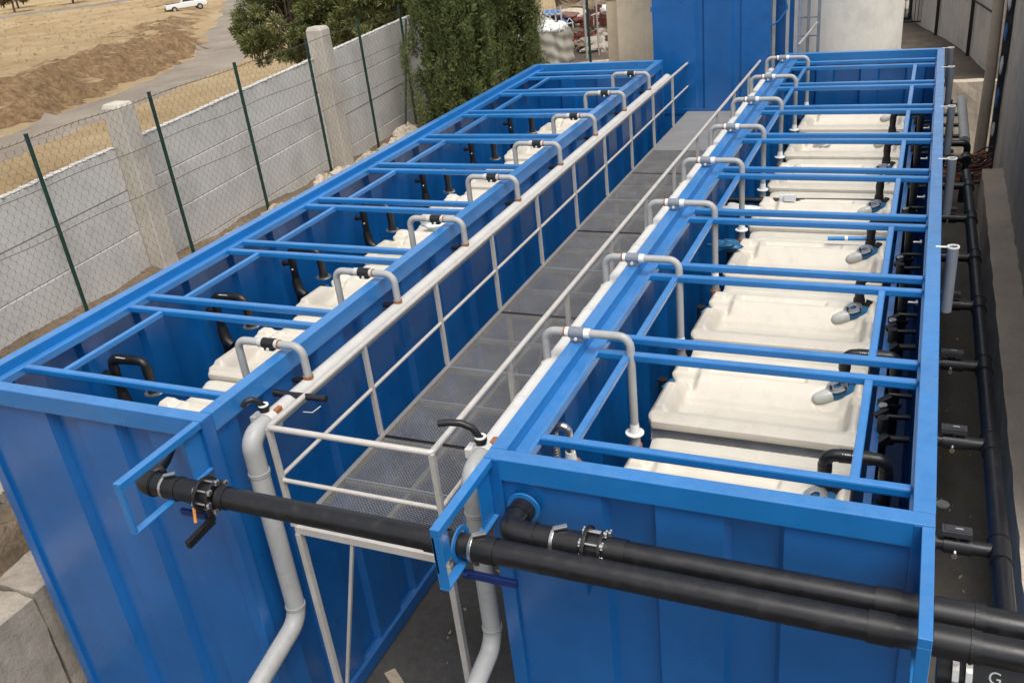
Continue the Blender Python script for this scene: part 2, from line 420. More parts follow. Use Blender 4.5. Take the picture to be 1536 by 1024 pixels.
m.cyl((2.18, YA, ZA), (2.30, YA, ZA), .078, 28); m.cyl((2.46, YA, ZA), (2.66, YA, ZA), .078, 28); m.ring((2.62, YA, ZA), (1, 0, 0), .06, .083, .012)
m.buildall('socket', BLK, ha)
m = MB(); m.cyl((-2.30, YA, ZA), (-1.80, YA, ZA), .078, 28); m.ring((-2.06, YA, ZA), (1, 0, 0), .06, .083, .012); m.ring((-2.28, YA, ZA), (1, 0, 0), .06, .087, .02)
m.tube(fillet([(-2.26, YA, ZA), (-2.36, YA, ZA), (-2.36, YA + .12, ZA + .01)], .08, 8), .083, 24, rs=None)
m.build('elbow', BLK, ha)
m = MB(); m.tube([(-2.36, YA + .08, ZA + .02), (-2.36, YA + .20, ZA + .05), (-2.36, LY0 + .0, ZA + .12)], .04, 16, rs=[.06, .044, .030]); m.build('reducer', BLK, ha)
flange_pair(ha, (-1.80, YA, ZA)); hose_clamp(ha, (-2.17, YA, ZA), .079); hose_clamp(ha, (.10, YA, ZA), .080)
m = MB(); m.bar((-1.83, YA - .02, ZA - .19), (-1.83, YA - .27, ZA - .205), .036, .055); m.bar((-1.83, YA - .02, ZA - .20), (-1.83, YA - .02, ZA - .08), .03, .03); m.build('valve_lever', BLK, ha, bevel=.004)
m = MB(); m.box(-2.10, -1.88, YA - .03, YA + .0, ZA - .20, ZA - .155); m.build('support_lever', NAVY, ha, bevel=.006)
m = MB(); m.bar((-1.92, YA - .06, ZA - .08), (-1.90, YA - .10, ZA - .17), .018, .012); m.build('lever_tab', ORANGE, ha)
m = MB(); m.cyl((-2.12, YA + .1, ZA - .17), (-1.86, YA + .1, ZA - .15), .018, 12); m.ring((-2.12, YA + .1, ZA - .17), (1, 0, 0), .004, .03, .016); m.build('support_stub', BLUE, ha)
m = MB(); m.box(.045, .36, YA - .05, YA - .02, ZA - .200, ZA - .150); m.cyl((.03, YA - .035, ZA - .175), (.06, YA - .035, ZA - .175), .030, 12); m.build('valve_lever', NAVY, ha, bevel=.006)

YB, ZB = -.24, -.315
hb = thing('header_pipe', (.5, YB, ZB), 'rear black header pipe that elbows out of the right tank front wall', 'pipe')
m = MB(); m.cyl((.80, YB, ZB), (4.2, YB, ZB), .070, 28); m.build('pipe', HDPE, hb)
m = MB(); m.tube(fillet([(.235, RY0 + .05, ZB), (.235, YB, ZB), (.36, YB, ZB)], .11, 10), .078, 28)
m.cyl((.34, YB, ZB), (.72, YB, ZB), .076, 28); m.ring((.235, -.10, ZB), (0, 1, 0), .06, .084, .014); m.ring((.40, YB, ZB), (1, 0, 0), .06, .083, .012); m.ring((.50, YB, ZB), (1, 0, 0), .06, .081, .01)
m.build('elbow', HDPE, hb)
m = MB(); m.ring((.235, RY0 - .012, ZB), (0, 1, 0), .075, .104, .014, 36); m.build('wall_flange', BLUE2, hb)
m = MB(); m.cyl((.80, YB, ZB), (.94, YB, ZB), .077, 28); m.cyl((2.20, YB, ZB), (2.32, YB, ZB), .077, 28); m.cyl((2.46, YB, ZB), (2.68, YB, ZB), .077, 28); m.ring((2.64, YB, ZB), (1, 0, 0), .06, .081, .012); m.buildall('socket', BLK, hb)
flange_pair(hb, (.76, YB, ZB)); hose_clamp(hb, (.52, YB, ZB), .077)
m = MB(); m.box(.70, .712, YB - .05, YB + .06, ZB - .32, ZB - .09); m.bar((.60, YB, ZB - .20), (.70, YB, ZB - .20), .03, .04); m.build('support_plate', BLUE, hb)

hc = thing('drain_pipe', (3.0, -.12, -.78), 'short black pipe with a white letter G under the header pipes', 'pipe')
m = MB(); m.cyl((2.52, -.12, -.80), (4.2, -.12, -.80), .085, 28); m.build('pipe', BLK, hc)
m = MB(); m.ring((2.60, -.12, -.80), (1, 0, 0), .07, .12, .03); m.ring((2.66, -.12, -.80), (1, 0, 0), .07, .12, .03); m.buildall('flange', STEEL, hc)
cu = bpy.data.curves.new('lettering', 'FONT'); cu.body = 'G'; cu.size = .085; cu.extrude = .0015; cu.materials.append(WHITE)
tc_ = bpy.data.objects.new('lettering_curve', cu); to = bpy.data.objects.new('lettering', bpy.data.meshes.new_from_object(tc_)); bpy.data.objects.remove(tc_); COL.objects.link(to); to.parent = hc
to.location = V((2.775, -.12 - .050, -.80 + .060)) - V(hc.location) + V((-.03, -.02, -.01)); to.rotation_euler = (R(42), 0, R(0))

# ------------------------------------------------------------------ inverted-U pipes over the near rails
def make_u(xo, xi, zo, zi, cx, label, group, flange):
    t = thing('inverted_u_pipe', (xo, 0, zo), label, 'pipe', group)
    r = .031; z = .075
    m = MB(); m.tube(fillet([(xo, 0, zo), (xo, 0, z), (xi, 0, z), (xi, 0, zi)], .085, 8), r, 18); m.build('pipe', PVC, t)
    m = MB()
    m.cyl((cx - .055, 0, z), (cx + .055, 0, z), .042, 22); m.box(cx - .045, cx + .045, -.030, .030, z - .052, z - .02)
    c = m.build('coupling', TUBEG if flange else BLK, t, bevel=.003)
    m = MB(); 
    s = 1 if xi > xo else -1
    m.cyl((cx + s * .057, 0, z), (cx + s * .10, 0, z), .037, 20); m.cyl((cx - s * .085, 0, z), (cx - s * .058, 0, z), .036, 20); m.buildall('union_nut', WHITE if flange else PVCL, t, bevel=.003)
    m = MB(); m.ring((cx - s * .092, 0, z), (1, 0, 0), .029, .037, .012); m.build('thread_ring', RUST, t)
    m = MB(); m.cyl((cx, -.034, z - .035), (cx, -.044, z - .036), .013, 12); m.build('screw_cap', WHITE, t)
    if flange:
        m = MB(); m.ring((xi, 0, zi + .02), (0, 0, 1), .030, .070, .012); m.tube([(xi, 0, zi + .10), (xi, 0, zi + .02)], .035, 18, rs=[.033, .042]); m.buildall('flange', WHITE, t, bevel=.002)
        m = MB(); m.cyl((xi, 0, zi), (xi, 0, zi - .16), .040, 18); m.buildall('riser', PVC, t)
        m = MB(); m.ring((xi + .0, 0, zi - .10), (0, 0, 1), .040, .052, .03); m.build('clamp', RUST, t)
        m = MB(); m.box(xo - .05, xo + .09, -.020, .020, zo - .006, zo + .006); m.build('bracket', DUSTW, t, bevel=.002)
    else:
        m = MB(); m.ring((xo, 0, zo + .01), (0, 0, 1), .030, .040, .02); m.build('thread_ring', RUST, t)
    return t
GU = 'inverted U pipes over the tank rails'
u0 = make_u(-1.92, -2.53, -.19, -.95, -2.215, 'grey', GU, False)
for k in range(8):
    w_ = ORD[k]; lab = f'grey inverted U pipe over the left tank rail, {w_} from the camera' if k not in (0, 7) else f'grey inverted U pipe over the left tank rail, {w_} the camera'.replace('farthest the', 'farthest from the').replace('nearest the', 'nearest to the')
    y = .905 + 1.395 * k
    if k == 0: u0.location.y = y; u0['label'] = lab
    else: copy_tree(u0, (0, 1.395 * k, 0), lab)
u1 = make_u(-.19, .455, -.20, -.74, .06, 'grey', GU, True)
for k in range(8):
    w_ = ORD[k]; lab = f'grey inverted U pipe with white flange over the right tank rail, {w_} from the camera' if k not in (0, 7) else f'grey inverted U pipe with white flange over the right tank rail, {w_} the camera'.replace('farthest the', 'farthest from the').replace('nearest the', 'nearest to the')
    y = 1.53 + 1.435 * k
    if k == 0: u1.location.y = y; u1['label'] = lab
    else: copy_tree(u1, (0, 1.435 * k, 0), lab)

# ------------------------------------------------------------------ large air manifolds beside the walkway
def manifold(X, Z, y0, y1, zlow, ylow, label, mat, r=.063, dirx=-.1, hose=1, mate=None):
    t = thing('air_manifold', (X, y0, G), label, 'pipe')
    m = MB(); m.cyl((X, y0 + .18, Z), (X, y1, Z), r, 24)
    m.ring((X, y1 - .01, Z), (0, 1, 0), 0.001, r + .008, .03); m.buildall('long_pipe', mat, t)
    m = MB()
    path = fillet([(X, y0 + .22, Z), (X, y0, Z), (X, y0 - .01, zlow), (X, y0 - .9, zlow - .22), (X, y0 - 2.0, zlow - .50)], .17, 12)
    m.tube(path, r + .001, 26)
    for p, ax in (((X, y0, Z - .30), (0, 0, 1)), ((X, y0 - .01, zlow + .12), (0, 0, 1))):
        for dz in (0, .016): m.ring(V(p) + V((0, 0, dz)), ax, r - .01, r + .007, .009, 32)
    m.build('elbow', mate or PVC, t)
    m = MB(); m.ring((X, y0 + .22, Z), (0, 1, 0), r, r + .016, .07, 28); m.box(X - r - .05, X - r - .005, y0 + .17, y0 + .26, Z - .02, Z + .05); m.box(X + r + .002, X + r + .03, y0 + .18, y0 + .25, Z - .03, Z + .03); m.buildall('saddle_clamp', mat, t, bevel=.004)
    m = MB(); m.box(X + .025, X + .06, y0 + .26, y0 + .33, Z + r - .03, Z + r + .008); m.build('rust_patch', RUST, t, bevel=.006)
    c = V((X - .01, y0 + .22, Z + r))
    m = MB(); m.cyl(c, c + V((0, 0, .06)), .034, 18); m.ring(c + V((0, 0, .045)), (0, 0, 1), .03, .041, .02)
    s = m.build('hose_tail', BLK, t, bevel=.002)
    m = MB(); m.ring(c + V((0, 0, .066)), (0, 0, 1), .022, .038, .008); m.build('hose_tail_ring', WHITE, t)
    m = MB()
    if hose == 1: path = [c + V((0, 0, .05)), c + V((-.015, -.02, .10)), c + V((-.04, -.05, .135)), c + V((-.075, -.08, .13)), c + V((-.095, -.10, .095))]
    else: path = [c + V((0, 0, .05)), c + V((-.04, -.01, .13)), c + V((-.11, -.03, .17)), c + V((-.19, -.05, .175)), c + V((-.25, -.07, .17))]
    pp = [path[0]]
    for i in range(len(path) - 1):
        for q in (.33, .66, 1): pp.append(path[i].lerp(path[i + 1], q))
    m.tube(pp, .021 if hose == 1 else .023, 14); m.build('hose', BLK, t)
    return t
ml = manifold(-1.925, -.265, .16, 11.85, -1.93, .1, 'pale grey air pipe running along the left tank with its elbow down to the ground', PVCL, r=.072)
mr = manifold(-.165, -.215, .10, 11.9, -1.60, .0, 'dusty white air pipe running along the left side of the right tank', DUSTW, hose=2)
for k in range(8):
    y = .905 + 1.395 * k
    m = MB(); m.tube([(LX + W - .02, y + .02, -.24), (-1.99, y + .02, -.24)], .026, 14, rs=[.02, .03]); m.build('wall_stub', BLK, ml)
m = MB(); m.cyl((-2.06, .66, -.20), (-1.99, .66, -.205), .028, 16); m.cyl((-1.99, .66, -.205), (-1.62, .69, -.215), .026, 16); m.build('branch_pipe', BLK, ml)
m = MB(); m.tube([(-1.74, .55, -.26), (-1.70, .60, -.29), (-1.66, .66, -.265)], .004, 8); m.build('cable_tie', PVCL, ml)
random.seed(3)
for k in range(8):
    y = 1.53 + 1.435 * k
    m = MB(); m.ring((-.165, y - .55, -.215), (0, 1, 0), .060, .067, .05, 24); m.build('pipe_joint', DUSTW, mr)

# ------------------------------------------------------------------ walkway between the tanks
wk = thing('walkway', (-1.15, 6.5, G), 'galvanised steel walkway with expanded metal deck and handrails between the two tanks', 'walkway')
DX0, DX1, DZ, DY0, DY1 = -1.80, -.50, -1.07, .22, 12.78
PL = 1.24; ny = 84; nxs = 88
def grating_mesh():
    me = bpy.data.meshes.new('deck_grating'); vs = []; fs = []; w = .0034
    for j in range(ny):
        yy = PL * j / ny; amp = PL / ny * .5
        base = len(vs)
        for i in range(nxs + 1):
            x = (DX1 - DX0 - .02) * i / nxs; s = 1 if (i + 0) % 2 else -1
            y = yy + amp * s * (1 if j % 2 == 0 else -1) * .92
            z = .0012 * s
            vs += [(x, y - w, z - .0012), (x, y + w, z + .0012)]
        for i in range(nxs):
            a = base + i * 2; fs.append((a, a + 2, a + 3, a + 1))
    me.from_pydata(vs, [], fs); me.materials.append(MESHM); return me
gm = grating_mesh()
for k in range(8):
    o = bpy.data.objects.new('deck_grating', gm); COL.objects.link(o); o.parent = wk
    o.location = V((DX0 + .01, DY0 + .03 + 1.245 * k, DZ + random.uniform(-.003, .003))) - wk.location; o.rotation_euler = (0, R(random.uniform(-.15, .15)), 0)
m = MB(); m.box(DX0 + .01, DX1 - .01, 10.22, DY1 + .02, DZ - .012, DZ); m.build('deck_plate', DECKP, wk)
for k in range(1, 9):
    m = MB(); y = DY0 + .02 + 1.245 * k; m.box(DX0 + .05, DX1 - .05, y - .007, y + .007, DZ - .012, DZ + .007); m.box(DX0 + .05, DX1 - .05, y + .013, y + .022, DZ - .012, DZ + .006); m.buildall('deck_joint', BLK if k % 2 else TUBEG, wk)
    m = MB(); y -= .62; m.box(DX0 + .05, DX1 - .05, y - .005, y + .005, DZ - .012, DZ + .006); m.build('deck_joint', TUBEG, wk)
m = MB()
for k in range(17): 
    y = DY0 + .02 + 1.245 * (k + .5) / 2 * 1.0 + .3
    if y < 10.1: m.box(DX0 + .05, DX1 - .05, y - .012, y + .012, DZ - .045, DZ - .012)
m.box(-1.18, -1.14, DY0 + .05, 10.2, DZ - .06, DZ - .014); m.build('deck_joist', TUBEG, wk)
for x in (DX0, DX1):
    m = MB(); s = 1 if x == DX0 else -1
    m.box(min(x, x + s * .045), max(x, x + s * .045), DY0 + .042, DY1, DZ - .062, DZ + .006); m.build('side_beam', DECKP, wk, bevel=.003)
m = MB(); m.box(DX0 + .002, DX1 - .002, DY0, DY0 + .04, DZ - .062, DZ + .004); m.build('end_beam', GALV, wk, bevel=.003)
for x in (DX0 + .02, DX1 - .02):
    for y in (DY0 + .02, 4.2, 8.2):
        m = MB(); m.box(x - .024, x + .024, y - .024, y + .024, G + .002, DZ - .064); m.build('leg', GALV, wk, bevel=.003)
m = MB(); m.bar((-1.31, DY0 + .02, DZ - .065), (DX0 + .06, DY0 + .02, -2.85), .026, .026, (0, 1, 0)); m.build('brace', GALV, wk, bevel=.003)
m = MB(); m.bar((-1.31, 4.22, DZ - .065), (DX0 + .06, 4.22, -2.85), .026, .026, (0, 1, 0)); m.build('brace', GALV, wk, bevel=.003)
HZ = -.205; rr = .0225
m = MB(); m.tube(fillet([(DX0, 12.98, HZ), (DX0, DY0 + .01, HZ), (DX1, DY0 + .01, HZ), (DX1, 13.0, HZ), (DX1, 13.10, HZ - .10)], .022, 3), rr, 14); m.build('top_rail', GALV, wk)
m = MB(); zm = -.62; m.tube([(DX0, 12.98, zm), (DX0, DY0 + .02, zm)], .017, 12); m.tube([(DX0, DY0 + .01, zm - .03), (DX1, DY0 + .01, zm - .03)], .017, 12); m.tube([(DX1, DY0 + .02, zm - .03), (DX1, 12.98, zm)], .017, 12); m.buildall('mid_rail', GALV, wk)
for x in (DX0, DX1):
    for k in range(11):
        y = DY0 + .01 + 1.277 * k if k < 10 else 12.98
        if k == 0: y = DY0 + .012
        m = MB(); m.box(x - .019, x + .019, y - .019, y + .019, DZ + .004 if k else DZ + .006, HZ - .005); m.build('post', GALV, wk, bevel=.003)

# ------------------------------------------------------------------ membrane modules (cream trays) inside the tanks
def sm(a, b, x):
    t = min(1, max(0, (x - a) / (b - a))); return t * t * (3 - 2 * t)
def make_module(label, group):
    t = thing('membrane_module', (0, 0, -1.3), label, 'filter module', group)
    LXm, LYm = 1.51, .90; zt = -.70
    def h(u, v):
        x, y = u * LXm, v * LYm; r_ = LXm - x
        e = min(x, r_, y, LYm - y)
        z = -.014 * (1 - sm(0, .018, e))
        z -= .026 * (1 - sm(.050, .066, y))                                        # low front flange
        basin = sm(.135, .185, x + .10 * max(0, .45 - y) * 0) * sm(.075, .125, r_) * sm(.115, .155, y) * (1 - sm(.50, .66, y))
        z -= .105 * basin
        z -= .020 * sm(.19, .24, x) * sm(.13, .17, r_) * sm(.17, .20, y) * (1 - sm(.43, .48, y))    # floor step
        z += .028 * sm(.64, .70, y) * (1 - sm(.84, .87, y)) * sm(.20, .26, x)      # back ridge
        z -= .030 * sm(.705, .725, y) * (1 - sm(.80, .82, y)) * sm(.30, .33, x) * sm(.42, .45, r_)
        z += .045 * sm(.012, .045, x) * (1 - sm(.095, .150, x)) * sm(.085, .13, y) * (1 - sm(.46, .53, y))   # left shoulder
        z -= .050 * (1 - sm(.17, .25, x)) * sm(.55, .60, y) * (1 - sm(.68, .73, y))   # channel between the shoulders
        z += .040 * sm(.012, .04, x) * (1 - sm(.13, .19, x)) * sm(.73, .77, y) * (1 - sm(.85, .885, y))
        z += .034 * sm(.012, .03, r_) * (1 - sm(.060, .085, r_)) * sm(.12, .16, y) * (1 - sm(.46, .50, y))
        z += .034 * sm(.012, .03, r_) * (1 - sm(.060, .085, r_)) * sm(.62, .66, y) * (1 - sm(.82, .86, y))
        d = math.hypot(x - 1.26, (y - .60) * 1.3); z -= .022 * (1 - sm(.07, .13, d))
        return z
    def fn(u, v):
        x, y = u * LXm, v * LYm
        xx = x + (.035 * (1 - sm(.0, .06, y)) + .030 * y + .035 * sm(.54, .58, y) * (1 - sm(.68, .72, y))) * (1 - sm(0, .4, x))
        return (xx, y, zt + h(u, v))
    m = MB(); nx_, ny_ = 130, 84; m.grid(nx_, ny_, fn, True)
    # skirt
    edge = [(i / (nx_ - 1), 0) for i in range(nx_)] + [(1, j / (ny_ - 1)) for j in range(1, ny_)] + [(i / (nx_ - 1), 1) for i in range(nx_ - 2, -1, -1)] + [(0, j / (ny_ - 1)) for j in range(ny_ - 2, 0, -1)]
    top = [V(fn(u, v)) for u, v in edge]; n = len(top)
    vs = []
    for dz, ins in ((0, 0), (-.035, -.004), (-.062, .004)):
        for p, (u, v) in zip(top, edge):
            c = V((LXm / 2, LYm / 2, p.z)); d = (c - p); d.z = 0; d.normalize()
            vs.append(V((p.x, p.y, (zt - .038 if dz else p.z) + dz)) + d * ins)
    fs = [(r_ * n + i, r_ * n + (i + 1) % n, (r_ + 1) * n + (i + 1) % n, (r_ + 1) * n + i) for r_ in range(2) for i in range(n)]
    m.add(vs, fs, True); lid = m.build('tray_lid', CREAM, t)
    # corrugated aluminium body
    m = MB(); zb = zt - .070
    prof = [(.016, .0), (.016, -.014), (.0, -.018), (.0, -.030), (.008, -.034)]
    for q in range(9): prof += [(.008, -.036 - q * .012), (.002, -.039 - q * .012), (.002, -.044 - q * .012), (.008, -.047 - q * .012)]
    prof += [(-.006, -.146), (-.006, -.158), (.016, -.164), (.016, -.20), (.004, -.206), (.004, -.26), (.012, -.27), (.012, -.55)]
    yy = .035; vs = [(x, yy + a, zb + z) for x in (.02, LXm - .01) for a, z in prof]; k = len(prof)
    m.add(vs, [(i, i + 1, k + i + 1, k + i) for i in range(k - 1)]); m.box(.02, LXm - .01, .06, LYm - .03, -1.3, zb - .09); m.build('body', ALU, t, fixn=True)
    # lower rear cover between modules
    def fl(u, v):
        x, y = .06 + u * 1.44, .915 + v * .465
        z = -.815 + .018 * sm(.0, .03, min(u * 1.44, (1 - u) * 1.44)) + .010 * (math.sin(v * 21) > .2) * sm(.03, .08, u) - .03 * (1 - sm(0, .08, v)) - .03 * (1 - sm(0, .08, 1 - v)) + .03 * sm(.7, .95, v)
        return (x, y, z)
    m = MB(); m.grid(40, 44, fl, True); m.box(.07, 1.49, .93, 1.37, -1.0, -.855); m.build('rear_cover', CREAM2, t)
    # fitting on the tray: clamp with translucent cup and blue strap
    m = MB(); m.tube([(1.14, .585, zt - .040), (1.15, .588, zt - .038), (1.17, .595, zt - .034), (1.22, .61, zt - .020), (1.27, .635, zt - .01)], .03, 20, rs=[.012, .030, .044, .050, .052]); m.build('cup', FROST, t)
    m = MB(); m.tube([(1.27, .635, zt - .01), (1.33, .67, zt - .004), (1.41, .72, zt + .0), (1.45, .76, zt + .004)], .04, 16, rs=[.050, .058, .054, .020]); m.build('strap', BLUEC, t)
    m = MB(); m.ring((1.31, .665, zt + .052), (-.25, -.18, 1), .030, .078, .014); m.build('collar', STEEL, t, bevel=.003)
    m = MB(); m.cyl((1.27, .62, zt + .05), (1.265, .618, zt + .075), .011, 8); m.cyl((1.37, .63, zt + .04), (1.372, .628, zt + .07), .011, 8); m.bar((1.42, .74, zt + .02), (1.44, .77, zt + .09), .05, .03); m.buildall('clamp_bolt', BLK, t)
    # left-end clamp and black sleeve
    m = MB(); m.tube([(-.03, .62, -1.2), (-.03, .62, zt - .02)], .040, 16)
    for i in range(6): m.ring((-.03, .62, zt - .05 - i * .045), (0, 0, 1), .038, .045, .012)
    m.tube([(-.03, .62, zt - .10), (.0, .55, zt - .13), (.05, .48, zt - .12)], .045, 14, rs=[.03, .055, .04]); m.build('sleeve', BLK, t)
    m = MB(); m.bar((.0, .50, zt - .05), (.055, .62, zt - .03), .035, .05); m.build('latch', BLUEC, t, bevel=.006)
    return t
GM = 'membrane modules inside the tanks'
XM = .485
mod = make_module('x', GM)
names_r = ['nearest the camera behind the front rail', 'second from the camera with bare aluminium side', 'third from the camera', 'fourth from the camera', 'fifth from the camera', 'sixth from the camera', 'seventh from the camera', 'eighth and farthest from the camera']
for k in range(8):
    lab = 'cream tray module in the right tank, ' + names_r[k]
    y = .325 + 1.413 * k + (0 if k < 3 else .0)
    if k == 0: mod.location = (XM, y, -1.3); mod['label'] = lab
    else: copy_tree(mod, (0, 1.413 * k, 0), lab)
RC = [c for c in mod.children if c.name.startswith('rear_cover')][0]
names_l = ['nearest, partly under the front cross bar', 'second from the camera', 'third from the camera', 'fourth from the camera', 'fifth from the camera', 'sixth from the camera', 'seventh from the camera', 'farthest from the camera']
DLX = -3.74 - XM
modl = copy_tree(mod, (DLX, -.10, -.03), 'cream tray module in the left tank, ' + names_l[0])
for k in range(1, 8): copy_tree(mod, (DLX, -.10 + 1.405 * k, -.03), 'cream tray module in the left tank, ' + names_l[k])

RC.location.z -= .07             # the nearest cover sits lower, so its neighbour's bare side shows
# black looped pipes
def make_loop(label, group, dx=.36, left=False):
    t = thing('looped_suction_pipe', (0, 0, -1.3), label, 'pipe', group)
    zt = -.40; r = .041; a_, b_ = (-1.10, -.70) if left else (-.665, -1.15)
    m = MB(); m.tube(fillet([(0, 0, a_), (0, 0, zt), (dx, .02, zt), (dx, .02, b_)], .066, 8), r, 20); m.build('pipe', HDPE, t)
    m = MB()
    for a, b in (((0, 0, zt - .07), (0, 0, zt - .13)), ((.08, .004, zt), (.27, .016, zt)), ((dx, .02, zt - .07), (dx, .02, zt - .14))): m.cyl(a, b, r + .004, 20)
    if left: m.tube([(0, 0, -.74), (0, 0, -.80), (.02, -.01, -.90), (.10, -.02, -.95)], .05, 16, rs=[.045, .056, .060, .05]); m.cyl((dx, .02, -.72), (dx, .02, -.66), r + .016, 18, r2=r + .004)
    else: m.cyl((0, 0, -.675), (0, 0, -.60), r + .014, 18, r2=r + .008)
    m.buildall('socket', BLK, t)
    m = MB()
    for j in range(8):
        x = .10 + j * .014; m.box(x, x + (.011 if j % 3 else .006), -.032, -.022, zt + .032, zt + .036)
    m.build('print_mark', WHITE, t)
    if left:
        m = MB(); m.cyl((-.01, -.02, -.56), (-.10, -.02, -.56), .024, 12); m.ring((-.10, -.02, -.56), (1, 0, 0), .01, .034, .02); m.build('side_port', BLK, t)
        m = MB(); m.ring((dx, .02, -.715), (0, 0, 1), .04, .085, .014); m.build('base_flange', STEEL, t)
        m = MB(); m.cyl((.02, -.045, -.62), (.02, -.052, -.62), .010, 10); m.build('plug', WHITE, t)
    else:
        m = MB(); m.ring((dx, .02, -.80), (0, 0, 1), r, r + .02, .04); m.box(dx - .11, dx - .05, -.01, .04, -.82, -.76); m.build('pipe_clamp', BLK, t, bevel=.003)
        m = MB(); m.cyl((dx + .03, .02, -.62), (dx + .10, .02, -.62), .014, 10); m.cyl((dx + .10, .02, -.62), (dx + .118, .02, -.62), .028, 10); m.build('bolt', STEEL, t)
    return t
GL = 'black looped pipes at the tray ends'
YL = [1.10, 2.47, 3.93, 5.39, 6.80, 8.31, 9.80]
lp = make_loop('x', GL); lp.location = (1.835, YL[0], -1.3); lp['label'] = 'black looped pipe in the right tank, nearest the camera'
for k in range(1, 7): copy_tree(lp, (0, YL[k] - YL[0], 0), 'black looped pipe in the right tank, ' + ORD2[k] + ' from the camera')
ll = make_loop('x', GL, .38, True); ll.location = (-4.28, 1.13, -1.3); ll['label'] = 'black looped pipe against the left tank wall, nearest the camera'
for k in range(1, 7): copy_tree(ll, (.03 * k if k < 5 else .12, [0, 1.37, 2.65, 4.17, 5.72, 7.32, 8.87][k], 0), 'black looped pipe against the left tank wall, ' + ORD2[k] + ' from the camera')

# right-hand tank: inner blue duct and black branch pipes
m = MB(); m.box(2.075, 2.125, .35, 11.4, -1.05, -.72); d = m.build('support_beam', BLUE, None)
tag(d, 'blue steel beam running inside the right tank beside the tray ends', 'beam')
def make_branch(label, group):
    t = thing('branch_pipe', (0, 0, -1.3), label, 'pipe', group)
    m = MB(); m.cyl((-.02, 0, -1.2), (-.02, 0, -.60), .036, 16); m.cyl((-.02, .32, -1.2), (-.02, .32, -.72), .034, 16); m.buildall('riser', BLK, t)
    m = MB(); m.cyl((-.02, -.05, -.74), (.16, -.05, -.73), .026, 14); m.cyl((.0, .28, -.76), (.16, .28, -.75), .020, 12); m.cyl((.0, .50, -.70), (.16, .50, -.70), .020, 12); m.buildall('side_stub', HDPE, t)
    m = MB(); m.bar((-.07, -.12, -.78), (.03, -.05, -.72), .06, .07); m.bar((-.06, .35, -.70), (.02, .42, -.68), .05, .06); m.bar((-.08, .1, -.66), (.0, .14, -.62), .05, .04); m.buildall('fitting', BLK, t, bevel=.01)
    m = MB(); m.cyl((-.085, -.12, -.765), (-.075, -.12, -.765), .026, 12); m.cyl((-.03, .16, -.60), (-.03, .16, -.59), .03, 12); m.buildall('metal_cap', STEEL, t)
    return t
GB = 'black branch pipes along the right inner wall'
br = make_branch('black branch pipe fitting on the right inner wall, nearest the camera', GB); br.location = (2.16, 1.95, -1.3)
for k in range(1, 7): copy_tree(br, (0, 1.413 * k, 0), 'black branch pipe fitting on the right inner wall, ' + ORD2[k] + ' from the camera')

# loose things inside the tanks
m = MB(); m.cyl((1.42, 5.36, -.60), (1.98, 5.42, -.60), .022, 14); o = m.build('blue_hose', BLUEH); tag(o, 'short bright blue hose lying across the fourth cream tray', 'hose'); m = MB(); m.ring((1.60, 5.38, -.60), (1, .1, 0), .022, .026, .03); m.build('hose_band', WHITE, o, off=(0, 0, 0))
m = MB(); m.cyl((.10, 6.78, -.70), (1.95, 6.86, -.70), .034, 16); o = m.build('cross_pipe', HDPE); tag(o, 'black pipe lying across the fifth bay of the right tank', 'pipe')
def crumple(name, c, sx, sy, sz, mat, label, cat, seed=1, n=14):
    rg = np.random.default_rng(seed); ph = rg.uniform(0, 6, 6)
    def f(u, v):
        a = u * 2 * math.pi; b = v * math.pi
        r_ = 1 + .16 * math.sin(3 * a + ph[0]) * math.sin(2 * b) + .12 * math.sin(5 * a + ph[1] + 3 * b) + .10 * math.sin(7 * b + ph[2] + 2 * a) + .05 * math.sin(13 * a + 9 * b + ph[3])
        return (c[0] + sx * r_ * math.sin(b) * math.cos(a), c[1] + sy * r_ * math.sin(b) * math.sin(a), c[2] + sz * r_ * math.cos(b))
    m = MB(); m.grid(n * 2, n, f, True); o = m.build(name, mat); tag(o, label, cat); return o
m = MB(); m.box(.74, .90, 6.70, 6.73, -.78, -.60); m.box(.80, .93, 6.66, 6.70, -.66, -.58); m.cyl((.84, 6.70, -.62), (.87, 6.70, -.50), .004, 6)
o = m.build('junction_clip', CLEAR, bevel=.01); tag(o, 'translucent white clip holding the black cross pipe in the right tank', 'clip')
crumple('plastic_bag', (.32, 6.35, -.66), .24, .12, .045, WHITE, 'crumpled white plastic bag beside the black cross pipe in the right tank', 'plastic bag', 2)
crumple('plastic_wrap', (.42, 5.05, -.60), .17, .10, .05, BLUEC, 'dark crumpled wrapping at the left end of the fourth right tray', 'wrapping', 5, 18)
crumple('plastic_wrap', (-3.25, 5.55, -.70), .22, .16, .09, CLEAR, 'clear crumpled plastic sheet on the fourth tray of the left tank', 'wrapping', 8, 18)
crumple('plastic_bag', (.95, 9.15, -.66), .12, .09, .05, WHITE, 'small white plastic bag on the farthest tray of the right tank', 'plastic bag', 9)
m = MB(); m.tube(fillet([(.150, .74, -.85), (.150, .74, -.215), (.250, .75, -.215), (.250, .75, -.45)], .055, 10), .028, 16)
for i in range(22): m.ring((.150, .74, -.31 - i * .022), (0, 0, 1), .026, .0315, .010, 16)
fh = m.build('flexible_hose', STEEL); tag(fh, 'short braided metal hose bent over inside the front corner of the right tank', 'hose')
m = MB(); m.cyl((.250, .75, -.50), (.250, .75, -.41), .044, 16, r2=.034); m.build('hose_cone', WHITE, fh, off=(0, 0, 0))
m = MB(); m.ring((.250, .75, -.51), (0, 0, 1), .03, .070, .025); m.cyl((.250, .75, -1.0), (.250, .75, -.51), .035, 14); m.build('hose_base', RUST, fh, off=(0, 0, 0))
